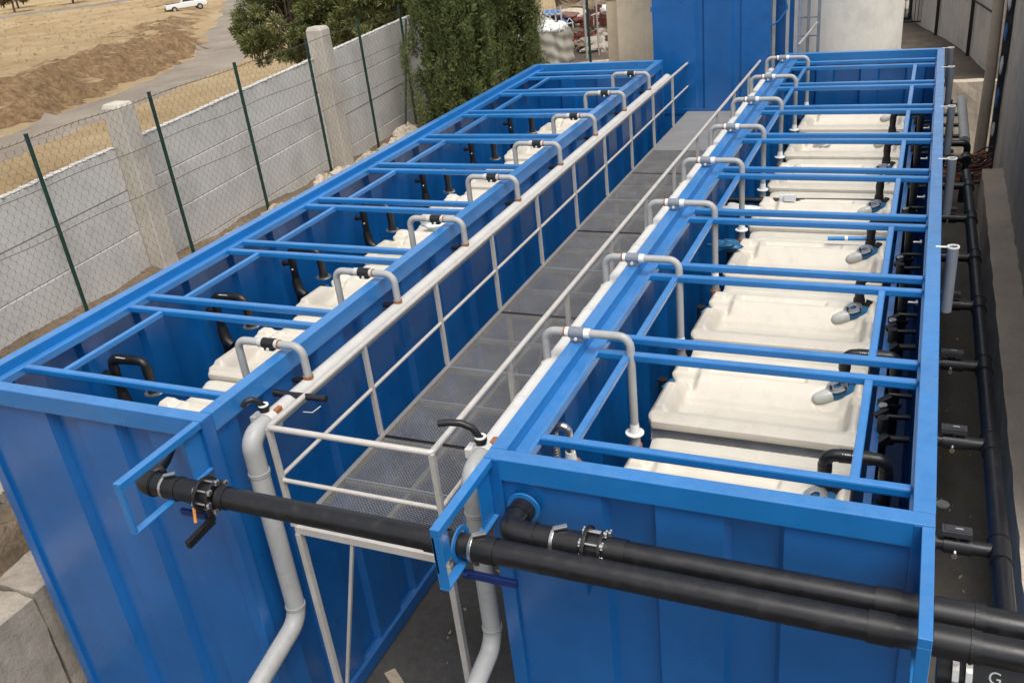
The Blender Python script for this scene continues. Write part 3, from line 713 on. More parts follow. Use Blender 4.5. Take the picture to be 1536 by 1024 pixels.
m = MB(); m.tube(fillet([(-2.62, .42, -.60), (-2.55, .50, -.42), (-2.40, .62, -.42), (-2.35, .70, -.62)], .08, 6), .024, 14); o = m.build('white_hose', WHITE); tag(o, 'white hose looped over the nearest tray of the left tank', 'hose')
m = MB(); m.cyl((-2.62, .30, -.80), (-2.68, .26, -.30), .045, 16); m.ring((-2.66, .27, -.42), (0, 0, 1), .04, .055, .03); o = m.build('standpipe', HDPE); tag(o, 'thick black standpipe behind the front rail of the left tank', 'pipe')
m = MB(); m.cyl((-4.45, 7.1, -.04), (-4.45, 11.4, -.04), .012, 8); o = m.build('conduit', PVCL); tag(o, 'thin pale conduit lying in the channel of the left tank rail', 'conduit')

# ------------------------------------------------------------------ right-hand side: black manifold, valves, grey sleeves
ZM = -1.62; XMn = 2.99
bm_ = thing('black_manifold', (XMn, 6, G), 'long black manifold pipe along the outside of the right tank', 'pipe')
m = MB(); m.cyl((3.02, -.6, ZM), (2.90, 11.0, ZM), .066, 24); m.buildall('long_pipe', HDPE, bm_)
m = MB(); m.tube(fillet([(2.56, 12.3, ZM + .1), (2.93, 12.3, ZM + .1), (2.93, 12.3, ZM - .9)], .08, 6), .055, 18); m.build('elbow', HDPE, bm_)
m = MB(); m.cyl((2.90, 12.8, ZM), (2.88, 15.8, ZM), .085, 20); m.build('grey_section', PVC, bm_)
m = MB(); m.cyl((2.96, 11.0, ZM), (2.97, 11.0, ZM - .5), .05, 16); m.build('end_drop', HDPE, bm_)
for k in range(4):
    y = 13.1 + .75 * k; m = MB(); m.cyl((2.5, y, ZM), (2.86, y, ZM), .035, 14); m.box(2.62, 2.72, y - .05, y + .05, ZM - .03, ZM + .10); m.buildall('side_stub', BLK, bm_, bevel=.01)
def make_valve():
    t = thing('ball_valve', (2.47, 0, ZM), 'x', 'valve', 'black ball valves beside the right tank')
    m = MB(); m.cyl((2.44, 0, ZM), (2.98, 0, ZM), .053, 20); m.build('stub_pipe', HDPE, t)
    m = MB(); m.cyl((2.50, 0, ZM), (2.555, 0, ZM), .086, 22); m.ring((2.568, 0, ZM), (1, 0, 0), .04, .076, .014); m.build('wall_flange', BLK, t, bevel=.003)
    m = MB(); m.cyl((2.62, 0, ZM), (2.81, 0, ZM), .066, 20); m.cyl((2.70, 0, ZM), (2.70, 0, ZM + .11), .033, 16); m.cyl((2.96 - .06, 0, ZM), (2.93, 0, ZM), .055, 20); m.buildall('valve_body', BLK, t, bevel=.003)
    m = MB(); m.box(2.60, 2.80, -.045, .045, ZM + .10, ZM + .145); m.box(2.62, 2.78, -.03, .03, ZM + .146, ZM + .152); m.buildall('handle', HANDLE, t, bevel=.008)
    m = MB(); m.box(2.69, 2.74, -.006, .006, ZM + .152, ZM + .1545); m.build('handle_mark', PVC, t)
    m = MB(); m.cyl((2.70, -.058, ZM - .01), (2.70, -.078, ZM - .02), .013, 10); m.ring((2.70, -.07, ZM - .05), (0, 1, 0), .008, .02, .008); m.build('screw', STEEL, t)
    m = MB(); y = 0; m.tube([(XMn - .0, -.11, ZM), (XMn, .11, ZM)], .074, 22); m.ring((XMn, -.12, ZM), (0, 1, 0), .05, .079, .014); m.ring((XMn, .12, ZM), (0, 1, 0), .05, .079, .014); m.build('tee', BLK, t)
    return t
bv = make_valve()
for k in range(8):
    lab = 'black ball valve with flat handle beside the right tank, ' + (ORD[k] + ' from the camera' if k not in (0, 7) else ('nearest the camera' if k == 0 else 'farthest from the camera'))
    if k == 0: bv.location.y = 1.96; bv['label'] = lab
    else: copy_tree(bv, (-.012 * k, 1.40 * k, 0), lab)
for k, (y, l) in enumerate(((3.72, .57), (6.22, .60), (8.48, .60), (10.85, .55), (12.32, .6))):
    t = thing('drop_sleeve', (2.535, y, -l), 'x', 'pipe', 'grey open-topped sleeves strapped to the right tank rail')
    t['label'] = 'grey open-topped vertical sleeve strapped to the right rail, ' + ['nearest the camera', 'second from the camera', 'third from the camera', 'fourth from the camera', 'at the far corner'][k]
    m = MB(); m.tube([(2.53, y, -l), (2.53, y, 0.0)], .044, 22, cap=False); m.ring((2.53, y, -.01), (0, 0, 1), .037, .044, .02); m.tube([(2.53, y, -l), (2.53, y, 0.0)], .037, 22, cap=False); m.build('sleeve', TUBEG, t, fixn=False)
    m = MB(); m.ring((2.53, y, .006), (0, 0, 1), .036, .048, .012, 28); m.build('rim', WHITE, t)
    m = MB(); m.box(2.40, 2.485, y - .014, y + .014, .001, .005); m.build('strap', WHITE, t)

# ------------------------------------------------------------------ ground, banks, walls
def strct(mb, name, mat, smooth=True, **k):
    o = mb.build(name, mat); o['kind'] = 'structure'; return o
m = MB(); m.add([(-4.9, -6, G), (2.46, -6, G), (2.46, 18.72, G), (-4.9, 18.72, G)], [(0, 1, 2, 3)]); strct(m, 'alley_floor', ASPH)
m = MB(); m.add([(2.464, -6, G + .002), (7, -6, G + .002), (7, 18.72, G + .002), (2.464, 18.72, G + .002)], [(0, 1, 2, 3)]); strct(m, 'side_alley_floor', WETF)
rg = np.random.default_rng(11)
def fbm(x, y, s=1.0):
    return (math.sin(x * 1.7 * s + 1.3) * math.cos(y * 1.3 * s + .7) + .5 * math.sin(x * 3.9 * s + y * 2.7 * s) + .25 * math.sin(x * 8.3 * s - y * 7.1 * s + 2) + .12 * math.sin(x * 19 * s + y * 15 * s)) / 1.87
def bank(u, v):
    x = -8.6 + u * 3.5; y = -6 + v * 23
    z = -1.55 - .35 * u ** 1.5 + .05 * fbm(x * 2, y * 2) + .018 * fbm(x * 9, y * 9) + .03 * (y - 8) * .6 * .3
    if u > .93: z -= (u - .93) * 14
    return (x, y, z)
m = MB(); m.grid(90, 360, bank, True); strct(m, 'soil_bank', DIRT)
# rocky edge between bank and tank
for k in range(26):
    y = 6.8 + k * .30 + rnd.uniform(-.1, .1); x = -7.55 + rnd.uniform(-.18, .15)
    o = crumple('bank_stone', (x, y, -1.56 + rnd.uniform(-.06, .05) + .006 * k), rnd.uniform(.16, .30), rnd.uniform(.18, .32), rnd.uniform(.10, .2), STONE if k % 3 else CONB, 'x', 'stone', 30 + k, 10)
    o['group'] = 'rough stones at the foot of the wall'; o['label'] = 'rough brown stone on the soil at the foot of the white wall'
    o.data.polygons.foreach_set('use_smooth', [False] * len(o.data.polygons))
def slab(name, x0, x1, y0, y1, z0, z1, mat, label, cat, amp=.012, n=(8, 40)):
    """cast block with slightly uneven faces"""
    m = MB(); nx_, ny_ = n
    bm2 = bmesh.new(); bmesh.ops.create_cube(bm2, size=1)
    for v in bm2.verts: v.co = V((x0 + (v.co.x + .5) * (x1 - x0), y0 + (v.co.y + .5) * (y1 - y0), z0 + (v.co.z + .5) * (z1 - z0)))
    for ax, cuts in ((0, nx_), (1, ny_), (2, 6)):
        ed = [e for e in bm2.edges if abs((e.verts[0].co - e.verts[1].co)[ax]) > 1e-4 and sum(abs((e.verts[0].co - e.verts[1].co)[a]) > 1e-4 for a in range(3)) == 1]
        bmesh.ops.subdivide_edges(bm2, edges=ed, cuts=cuts, use_grid_fill=True)
    bm2.normal_update()
    for v in bm2.verts: v.co += v.normal * amp * fbm(v.co.x * 5 + v.co.z * 3, v.co.y * 5 + v.co.z)
    me = bpy.data.meshes.new(name); 
    c = V(((x0 + x1) / 2, (y0 + y1) / 2, z0)); bmesh.ops.translate(bm2, vec=-c, verts=bm2.verts); bm2.to_mesh(me); bm2.free(); me.materials.append(mat)
    o = bpy.data.objects.new(name, me); COL.objects.link(o); o.location = c; tag(o, label, cat); return o
slab('concrete_block', -6.45, -5.62, -3.5, 3.6, -3.4, -1.70, CONB, 'upper rough concrete footing beside the left tank front corner', 'concrete block', .03)
slab('concrete_block', -5.60, -4.72, -3.5, -.12, -3.44, -2.24, CONB, 'lower pale concrete footing nearest the camera, beside the left tank corner', 'concrete block', .022, (8, 36))
slab('concrete_block', -5.60, -4.73, -.09, 3.4, -3.44, -2.21, CONB, 'lower pale concrete footing second from the camera, behind the left tank corner', 'concrete block', .022, (8, 36))
slab('concrete_ledge', 3.28, 4.9, -3, 13.9, -3.44, -2.42, CONL, 'low weathered concrete ledge along the right alley', 'ledge', .02, (10, 80))

# left boundary wall: long precast panels between pillars
wl = thing('boundary_wall', (-8.35, 8, -1.7), 'white precast concrete panel wall along the left boundary', 'wall')
pan = [(-2.0, 5.47), (5.79, 10.55), (10.87, 16.5)]
for (ya, yb) in pan:
    for i in range(5):
        zb0 = -2.6; 
        zt_a = .17 + (ya - 3.5) * .048; zt_b = .17 + (yb - 3.5) * .048
        hh = .62; za1, zb1 = zt_a - hh * i, zt_b - hh * i; za0, zb0_ = za1 - hh + .005, zb1 - hh + .005
        xo = -8.30 + rnd.uniform(-.008, .008)
        m = MB(); vs = [(x, y, z) for x in (xo - .09, xo) for (y, z) in ((ya, za0), (yb, zb0_), (yb, za1 + (zb1 - za1)), (ya, za1))]
        m.add(vs, [(0, 1, 2, 3), (4, 7, 6, 5), (0, 4, 5, 1), (1, 5, 6, 2), (2, 6, 7, 3), (3, 7, 4, 0)]); m.build('wall_panel', CONW, wl, bevel=.012)
    # scalloped cap of mortar
    m = MB(); n = int((yb - ya) / .085)
    for i in range(n):
        y = ya + (yb - ya) * (i + .5) / n; z = .17 + (y - 3.5) * .048; m.box(-8.40, -8.295 + rnd.uniform(-.005, .01), y - .036, y + .036, z + .002, z + .028 + rnd.uniform(-.006, .006))
    m.build('wall_cap', CONW, wl, bevel=.01)
for k, (y, zt) in enumerate(((5.63, .88), (10.71, 1.08))):
    m = MB(); x0, x1 = -8.36, -8.02
    vs = []
    for z, sh in ((-1.9, 0), (-.4, .004), (zt - .06, .0), (zt, -.03)):
        for dx, dy in ((0, 0), (1, 0), (1, 1), (0, 1)):
            vs.append((x0 - sh + dx * (x1 - x0 + 2 * sh), y - .15 - sh + dy * (.30 + 2 * sh), z))
    fs = [(0, 3, 2, 1), (12, 13, 14, 15)] + [(r_ * 4 + i, r_ * 4 + (i + 1) % 4, (r_ + 1) * 4 + (i + 1) % 4, (r_ + 1) * 4 + i) for r_ in range(3) for i in range(4)]
    m.add(vs, fs); o = m.build('concrete_pillar', CONP, bevel=.02)
    tag(o, ('nearer' if k == 0 else 'farther') + ' square concrete pillar rising above the white wall', 'pillar', 'concrete pillars in the boundary wall')

# green post fence with wire netting in front of the wall
fn_ = thing('wire_fence', (-8.0, 7.5, -1.55), 'hexagonal wire netting fence on dark green posts before the white wall', 'fence')
PY = [-.2, 1.9, 3.92, 6.08, 8.02, 10.05, 11.85, 13.55]
for i, y in enumerate(PY):
    x = -8.0 - .02 * max(0, i - 4); zt = .82 + .03 * i
    m = MB(); m.cyl((x, y, -1.7), (x, y, zt), .027, 14); m.cyl((x, y, zt), (x, y, zt + .012), .030, 14); m.build('post', GREENP, fn_)
m = MB(); m.cyl((-7.9, 12.75, -1.5), (-8.05, 13.75, .72), .022, 12); m.build('strut', GREENP, fn_)
def netting(y0, y1, z0, zfun, px, ph, w=.0019):
    m = MB(); ncol = int((y1 - y0) / px)
    for i in range(ncol):
        y = y0 + i * px; zt = zfun(y); n = int((zt - z0) / (ph / 4)); pts = []
        for j in range(n + 1):
            z = z0 + j * ph / 4; ph_ = (j + (2 if i % 2 else 0)) % 4
            dy = (0, 0, px, px)[ph_] * .96
            pts.append((y + dy - px / 2, z + .01 * math.sin(y * 9 + z * 4)))
        vs = []; 
        for (a, b) in pts: vs += [(-7.985, a - w, b), (-7.985, a + w, b)]
        m.add(vs, [(2 * q, 2 * q + 1, 2 * q + 3, 2 * q + 2) for q in range(len(pts) - 1)])
    return m
zf = lambda y: .78 + .012 * y
netting(-.2, 13.5, -1.45, zf, .062, .16).build('wire_netting', WIREM, fn_, fixn=False)
m = MB()
for zz in (0, -.62, -1.24):
    pts = [(-7.98, y, zf(y) + zz + .012 * math.sin(y * 3.1)) for y in np.arange(-.2, 13.6, .15)]
    m.tube(pts, .0042, 6, cap=False)
    if zz == 0:
        for y in np.arange(-.1, 13.5, .11): m.tube([(-7.995, y - .01, zf(y) - .012), (-7.965, y + .01, zf(y) + .022)], .003, 5, cap=False)
m.buildall('line_wire', WIREM, fn_, fixn=False)

# ------------------------------------------------------------------ far terrain
FOOT = [(-38, -60), (-43, 10), (-46.1, 31.7), (-45.5, 34), (-46.6, 38.6), (-48.9, 45), (-50.9, 51.5), (-53.6, 56.9), (-57.1, 61.6), (-64, 67), (-73, 80), (-86, 96), (-120, 135), (-190, 230)]
FA = np.array(FOOT, float)
def sdist(P):
    """signed distance to the bank foot (positive on the field side)"""
    best = np.full(len(P), 1e9); sg = np.zeros(len(P))
    for a, b in zip(FA[:-1], FA[1:]):
        d = b - a; L = np.hypot(*d); t = np.clip(((P - a) @ d) / L ** 2, 0, 1); q = a + t[:, None] * d
        ds = np.hypot(P[:, 0] - q[:, 0], P[:, 1] - q[:, 1]); cr = d[0] * (P[:, 1] - a[1]) - d[1] * (P[:, 0] - a[0])
        mk = ds < best; best[mk] = ds[mk]; sg[mk] = np.sign(cr[mk])
    return best * sg
def vnoise(x, y, seed=0):
    xi = np.floor(x).astype(int); yi = np.floor(y).astype(int); fx = x - xi; fy = y - yi; fx = fx * fx * (3 - 2 * fx); fy = fy * fy * (3 - 2 * fy)
    def hh(a, b):
        n = (a * 374761393 + b * 668265263 + seed * 974711) & 0x7fffffff; n = (n ^ (n >> 13)) * 1274126177 & 0x7fffffff; return ((n ^ (n >> 16)) & 0xffff) / 65535.0
    return (hh(xi, yi) * (1 - fx) + hh(xi + 1, yi) * fx) * (1 - fy) + (hh(xi, yi + 1) * (1 - fx) + hh(xi + 1, yi + 1) * fx) * fy
def height(x, y):
    x = np.asarray(x, float); y = np.asarray(y, float); r = np.hypot(x, y)
    z = -6.0 - .012 * np.maximum(0, r - 40)
    P = np.stack([x.ravel(), y.ravel()], 1); s = sdist(P).reshape(x.shape)
    s = s + 1.5 * (vnoise(x * .45, y * .45, 1) - .5) + 1.3 * (vnoise(x * 1.3, y * 1.3, 2) - .5)
    t = np.clip(s / 2.6, 0, 1); hgt = 1.75 * np.clip((70 - np.abs(y - 20)) / 40, .35, 1)
    z = z + hgt * (t ** .7) + .22 * np.exp(-((s - 3.0) / 1.2) ** 2)
    rough = np.clip((s + 1) / 3, 0, 1) * np.clip((9 - s) / 5, .18, 1)
    z = z + rough * (.5 * (vnoise(x * .55 + 3, y * .55, 7) - .5) + .55 * (vnoise(x * .9, y * .9, 3) - .5) + .35 * (vnoise(x * 2.3, y * 2.3, 4) - .5)) + .10 * (vnoise(x * .7, y * .7, 5) - .5)
    # the slope that climbs to the boundary wall and the yard
    near = np.clip((x + 30) / 21.5, 0, 1); z = z + (-1.9 - z) * (near ** 1.4) * np.clip((60 - y) / 20, 0, 1)
    return z
xs = np.unique(np.concatenate([np.arange(-8.7, -40, -2.0), np.arange(-40, -76, -.55), np.arange(-76, -130, -1.6), np.arange(-130, -520, -12)]))
ys = np.unique(np.concatenate([np.arange(-60, 20, 4.0), np.arange(20, 76, .55), np.arange(76, 140, 1.6), np.arange(140, 560, 12)]))
XX, YY = np.meshgrid(xs, ys); ZZ = height(XX, YY)
nx_, ny_ = len(xs), len(ys)
vs = np.stack([XX.ravel(), YY.ravel(), ZZ.ravel()], 1)
ii, jj = np.meshgrid(np.arange(nx_ - 1), np.arange(ny_ - 1)); a = (jj * nx_ + ii).ravel()
me = bpy.data.meshes.new('dry_field'); me.from_pydata(vs.tolist(), [], np.stack([a, a + 1, a + nx_ + 1, a + nx_], 1).tolist()); me.materials.append(FIELD)
me.polygons.foreach_set('use_smooth', [True] * len(me.polygons))
o = bpy.data.objects.new('dry_field', me); COL.objects.link(o); o['kind'] = 'structure'
def road(name, pts, w, mat, dz=.05):
    P = [V((*p, 0)) for p in pts]; dense = []
    for i in range(len(P) - 1):
        p0 = P[max(i - 1, 0)]; p1 = P[i]; p2 = P[i + 1]; p3 = P[min(i + 2, len(P) - 1)]; n = max(3, int((p2 - p1).length / .8))
        for k in range(n):
            t = k / n; dense.append(.5 * ((2 * p1) + (p2 - p0) * t + (2 * p0 - 5 * p1 + 4 * p2 - p3) * t * t + (3 * p1 - p0 - 3 * p2 + p3) * t ** 3))
    dense.append(P[-1]); rows = []; m = MB(); K = 9
    for i, p in enumerate(dense):
        d = (dense[min(i + 1, len(dense) - 1)] - dense[max(i - 1, 0)]).normalized(); nrm = V((-d.y, d.x, 0))
        f = i / (len(dense) - 1); ww = (w[0] + (w[1] - w[0]) * f) * (1 + .10 * math.sin(i * .37) + .05 * math.sin(i * 1.1))
        rows.append([p + nrm * ww * (k / (K - 1) - .5) for k in range(K)])
    flat = [q for r_ in rows for q in r_]; hz = height(np.array([q.x for q in flat]), np.array([q.y for q in flat]))
    vs = []
    for i, q in enumerate(flat):
        k = i % K; e = dz if 0 < k < K - 1 else -.05; rut = -.03 if k in (2, 6) else 0
        vs.append((q.x, q.y, hz[i] + e + rut))
    m.add(vs, [(i * K + k, i * K + k + 1, (i + 1) * K + k + 1, (i + 1) * K + k) for i in range(len(dense) - 1) for k in range(K - 1)], True)
    return strct(m, name, mat)
road('dirt_track', [(-36, 5), (-39.5, 22), (-41.5, 31), (-43.2, 38), (-44.8, 45), (-47.5, 52), (-52.5, 60.5), (-60, 70), (-70, 84), (-84, 102), (-104, 128), (-150, 190)], (5.0, 8.0), ROADM, .07)
road('far_road', [(-210, 40), (-160, 82), (-132, 107), (-118, 120), (-100, 150), (-90, 200)], (6, 7), ROADM, .12)

# yard behind the tanks
def yard(u, v):
    x = -8.7 + u * 60; y = 18.75 + v * 300
    if v * 300 > 60: pass
    return (x, y, -1.9 + .05 * fbm(x * .7, y * .7) + .02 * fbm(x * 3, y * 3) - .01 * max(0, y - 60))
m = MB(); m.grid(120, 300, yard, True); strct(m, 'yard_ground', YARD)
slab('retaining_wall', -8.6, 6.5, 18.45, 18.74, G, -1.86, STONE, 'low pale stone retaining wall across the end of the alley', 'wall', .03, (60, 3))
m = MB(); m.add([(-4.9, 12.9, G + .006), (-8.7, 12.9, -1.6), (-8.7, 18.74, -1.85), (-4.9, 18.74, -1.9), ], [(0, 3, 2, 1)]); strct(m, 'end_bank', DIRT)

# right rough wall
o = slab('rough_wall', 3.62, 4.0, 3.0, 16.4, -3.4, 2.4, CONR, 'tall rough grey concrete wall on the right edge', 'wall', .035, (2, 90))
m = MB(); m.box(3.50, 3.62, 16.2, 16.45, -3.4, 3.3); o = m.build('gap_shade_strip', simple('gap_shade_dark', (.03, .032, .034), .8, var=.4), None, bevel=.01); tag(o, 'dark strip standing in for the shaded gap at the end of the rough wall', 'post')  # shade of the open gap, painted as a dark strip
for k in range(7):
    z = -2.3 + k * .62; crumple('foam_scrap', (3.52, 16.12, z), .03, .04, rnd.uniform(.12, .25), BTARP if k % 2 else CLEAR, 'pale blue torn foil scrap stuck in the gap beside the rough wall', 'scrap', 60 + k, 8)['group'] = 'torn foil scraps beside the rough wall'
m = MB(); m.tube([(3.33, 16.3, -3.4), (3.36, 16.3, -1.2), (3.34, 16.35, 1.0), (3.37, 16.35, 3.0)], .105, 10, rs=[.12, .105, .10, .095]); o = m.build('timber_post', WOOD); tag(o, 'pale weathered timber post at the end of the rough wall', 'post')

# wire panel fence beyond, gate
fe = thing('panel_fence', (3.6, 24, -1.9), 'dark wire panel fence backed with grey slats beyond the right wall', 'fence')
fpts = [(3.55, 18.9), (3.1, 21.6), (2.35, 24.6), (1.6, 27.5)]
for i, (x, y) in enumerate(fpts):
    m = MB(); m.box(x - .04, x + .04, y - .04, y + .04, -2.0, .9); m.build('post', BLK, fe)
for (a, b) in zip(fpts[:-1], fpts[1:]):
    a = V((*a, 0)); b = V((*b, 0)); d = b - a; n = int(d.length / .16); m = MB(); nr = V((d.y, -d.x, 0)).normalized() * .06
    for k in range(n):
        p = a + d * ((k + .5) / n) + nr; m.bar(p + V((0, 0, -1.95)), p + V((0, 0, .75 + rnd.uniform(-.05, .05))), .14, .012, tuple(nr.normalized()))
    m.build('slat_panel', WOOD if False else CONR, fe, fixn=False)
    m = MB(); m.bar(a + V((0, 0, .55)), b + V((0, 0, .55)), .04, .04); m.bar(a + V((0, 0, -.6)), b + V((0, 0, -.6)), .03, .03)
    m.buildall('cross_rail', BLK, fe)
gt = thing('mesh_gate', (1.3, 27, -1.9), 'black metal bar gate behind the cream cylindrical tank', 'gate')
for x in (.75, 2.15):
    m = MB(); m.box(x - .05, x + .05, 26.4, 26.5, -1.95, .3); m.build('gate_post', BLK, gt)
m = MB()
for k in range(15): x = .85 + k * .09; m.cyl((x, 26.45, -1.8), (x, 26.45, -.4), .010, 6)
m.bar((.78, 26.45, -.42), (2.12, 26.45, -.42), .04, .04); m.bar((.78, 26.45, -1.8), (2.12, 26.45, -1.8), .04, .04); m.build('gate_bars', BLK, gt)
m = MB(); m.cyl((2.55, 25.5, -1.9), (2.55, 25.5, 2.6), .11, 16); o = m.build('grey_pole', TUBEG); tag(o, 'thick grey pole standing beside the black gate', 'pole')
for k in range(9):
    o = crumple('yard_rubble', (rnd.uniform(.4, 3.2), rnd.uniform(28, 36), -1.75), rnd.uniform(.4, 1.1), rnd.uniform(.3, .9), rnd.uniform(.15, .45), [STONE, YARD, CONB][k % 3], 'x', 'rubble', 80 + k, 10)
    o['label'] = 'heap of pale rubble on the yard ground behind the black gate'; o['group'] = 'rubble heaps behind the gate'

# cable bundle
cb = thing('cable_bundle', (3.0, 14.6, -2.5), 'tangled bundle of red and black cables at the end of the right alley', 'cables')
for mt, sd in ((RED, 1), (RUST, 5), (BLK, 9)):
    m = MB(); rr_ = random.Random(sd)
    for k in range(7):
        y = 14.2 + rr_.uniform(-.3, .5); z = -2.5 + rr_.uniform(-.2, .12); p = []
        for q in range(13):
            t = q / 12; p.append((2.5 + t * .95, y + .16 * math.sin(t * 5 + k) + .2 * t * t, z + .08 * math.sin(t * 7 + k * 2) + (.22 * t * t if mt is BLK else 0)))
        m.tube(p, .022 if mt is not BLK else .015, 8)
    m.buildall('cable', mt, cb)
crumple('red_sheet', (2.85, 14.4, -2.7), .42, .35, .12, RUST, 'rusty red folded sheet under the cable bundle', 'sheet', 7)

# ------------------------------------------------------------------ blue tower, ladder, cream tanks behind
bt = thing('blue_tower', (-1.38, 13.9, G), 'tall blue steel tower tank at the end of the walkway', 'tower')
m = MB(); x0, x1, yf = -2.42, -.33, 12.82
prof = [(0, 0), (.78, 0), (.82, .035), (.90, .035), (.94, 0), (1.42, 0), (1.47, .03), (1.56, .03), (1.60, 0), (x1 - x0, 0)]
vs = [(x0 + a, yf + b, z) for z in (G, 4.2) for a, b in prof]; n = len(prof)
m.add(vs, [(i, i + 1, n + i + 1, n + i) for i in range(n - 1)]); m.build('front_wall', BLUE, bt, fixn=False)
m = MB(); m.box(x0 + .002, x1 - .002, yf + .04, yf + 2.2, G, 4.19); m.build('body', BLUE, bt)
m = MB(); m.box(x0 - .004, x1 + .004, yf - .012, yf + .05, DZ - .05, DZ + .045); m.build('base_angle', BLUE, bt)
m = MB(); m.box(x0 - .03, x0 + .0, yf - .01, yf + .05, .72, .80); m.build('hinge', BLUE2, bt)
lad = thing('access_ladder', (-.05, 13.1, G), 'grey steel caged ladder beside the blue tower', 'ladder')
for x, y in ((-.30, 13.0), (-.07, 13.0), (.06, 13.05), (.24, 13.3), (.41, 13.35)):
    m = MB(); m.box(x - .026, x + .026, y - .026, y + .026, G, 4); m.build('upright', TUBEG if x > .1 else PVC, lad)
m = MB()
for k in range(20):
    z = .42 + .31 * (k - 10)
    m.cyl((-.05, 13.02, z), (.05, 13.05, z), .013, 8) if False else m.box(.08, .39, 13.30, 13.33, z - .012, z + .012)
m.build('rung', TUBEG, lad)
m = MB(); m.bar((.16, 12.75, .06), (.40, 13.25, .34), .03, .03); m.build('diagonal', PVC, lad)
m = MB(); m.tube([(-.25, 12.9, 1.4), (-.12, 12.85, .95), (-.06, 12.85, .65), (-.2, 12.9, .45), (-.31, 12.9, .38)], .016, 8); m.build('cage_hoop', BLUE2, lad)
m = MB(); m.box(-.30, .06, 13.25, 13.9, G, 3.9); o = m.build('blue_cabinet', BLUE); tag(o, 'narrow dark blue cabinet behind the ladder uprights', 'cabinet')
ct = thing('cylindrical_tank', (.55, 16.6, G), 'large cream cylindrical tank behind the right blue tank', 'tank')
m = MB(); m.tube([(.46, 17.0, G), (.46, 17.0, 4.4)], 1.22, 64); m.build('shell', CYLM, ct)
m = MB(); m.ring((.46, 17.0, -.9), (0, 0, 1), 1.215, 1.235, .06, 64); m.ring((.46, 17.0, 1.6), (0, 0, 1), 1.215, 1.235, .06, 64); m.buildall('hoop', CYLM, ct)
bb = thing('beige_kiosk', (-3.3, 15.5, G), 'beige rendered kiosk between the rubble yard and the blue tower', 'kiosk')
m = MB(); m.box(-3.72, -2.3, 14.8, 16.9, -2.6, 2.4); m.build('wall', BEIGE, bb, bevel=.03)
m = MB(); m.box(-4.12, -3.735, 15.35, 16.6, -2.6, .66); m.build('side_wall', BEIGE, bb, bevel=.03)
m = MB(); m.box(-4.14, -3.737, 15.33, 16.62, .662, .70); m.build('coping', STONE, bb, bevel=.01)

# ------------------------------------------------------------------ rubble yard at the back left
bag = thing('bulk_bag', (-8.2, 22.6, -1.9), 'white woven bulk bag filled with white sacks in the rubble yard', 'bag')
def bagf(u, v):
    a = u * 2 * math.pi; c, s_ = math.cos(a), math.sin(a); e = .55
    cx = math.copysign(abs(c) ** e, c); cy = math.copysign(abs(s_) ** e, s_)
    w_ = .47 * (1.12 - .14 * v + .05 * math.sin(9 * a + 5 * v + math.sin(4 * a)) + .04 * math.sin(17 * v + 3 * a) + .05 * math.sin(2 * a + 1))
    return (-8.2 + cx * w_, 22.6 + cy * w_, -1.9 + v * .95 + .04 * math.sin(3 * a + 1))
m = MB(); m.grid(72, 30, bagf, True); m.build('woven_sack', concrete('woven_bag_cloth', (.33, .31, .26), bmp=.5, stain=(.16, .14, .11)), bag)
m = MB()
for k in range(4):
    a = k * math.pi / 2 + .78; p = V((-8.2 + .5 * math.cos(a), 22.6 + .5 * math.sin(a), -1.0)); m.tube([p, p + V((0, 0, .22)), p + V((.06, .06, .30)), p + V((.13, .1, .2)), p + V((.14, .1, 0))], .015, 8)
m.buildall('lifting_loop', CREAM2, bag)
for k in range(6):
    crumple('white_sack', (-8.2 + rnd.uniform(-.35, .35), 22.6 + rnd.uniform(-.3, .3), -.92 + rnd.uniform(-.03, .1)), .22, .18, .14, WHITE, 'small white plastic sack lying on top of the bulk bag', 'sack', 100 + k, 10)['group'] = 'white sacks on the bulk bag'
crumple('grey_sack', (-9.05, 22.9, -1.55), .48, .42, .42, concrete('grey_sack_cloth', (.22, .20, .17)), 'slumped grey sack leaning against the white bulk bag', 'sack', 120)
specs = [('rubble_heap', -7.35, 24.6, .75, .8, .35, CONB), ('rubble_heap', -9.3, 26.5, 1.1, 1.0, .28, YARD), ('rubble_heap', -8.7, 29.0, 1.2, 1.0, .42, CONB), ('rubble_heap', -10.9, 29.5, 1.5, 1.2, .5, STONE), ('rubble_heap', -9.6, 33, 2.6, 1.7, .9, DIRT)]
for k, (nme, x, y, a_, b_, c_, mt) in enumerate(specs):
    o = crumple(nme, (x, y, -1.85), a_, b_, c_, mt, 'x', 'rubble', 130 + k, 26); o.data.polygons.foreach_set('use_smooth', [False] * len(o.data.polygons))
    o['group'] = 'rubble heaps in the back yard'; o['label'] = 'rubble heap in the back yard, ' + ['just right of the bulk bag', 'behind the bulk bag', 'under the red crates', 'far left behind the rail fence', 'farthest, against the bushes'][k]
def junk(name, x, y, z, sx, sy, sz, mat, label, cat, seed):
    return crumple(name, (x, y, z), sx, sy, sz, mat, label, cat, seed, 12)
junk('blue_tarp', -10.25, 28.0, -1.20, .38, .25, .12, BTARP, 'crumpled blue tarpaulin on the rubble at the left', 'tarp', 140)
junk('blue_bundle', -9.85, 27.9, -1.50, .20, .18, .14, simple('deep_blue_cloth', (.02, .06, .26)), 'dark blue bundle on the rubble behind the bulk bag', 'bundle', 141)
junk('brown_blanket', -9.85, 28.1, -1.30, .50, .3, .12, simple('brown_cloth', (.16, .09, .07), .8), 'brown folded blanket on top of the rubble', 'blanket', 142)
junk('brown_bag', -9.0, 24.6, -1.45, .28, .3, .42, simple('brown_bag_cloth', (.09, .05, .045), .8), 'dark brown sack standing behind the bulk bag', 'sack', 143)
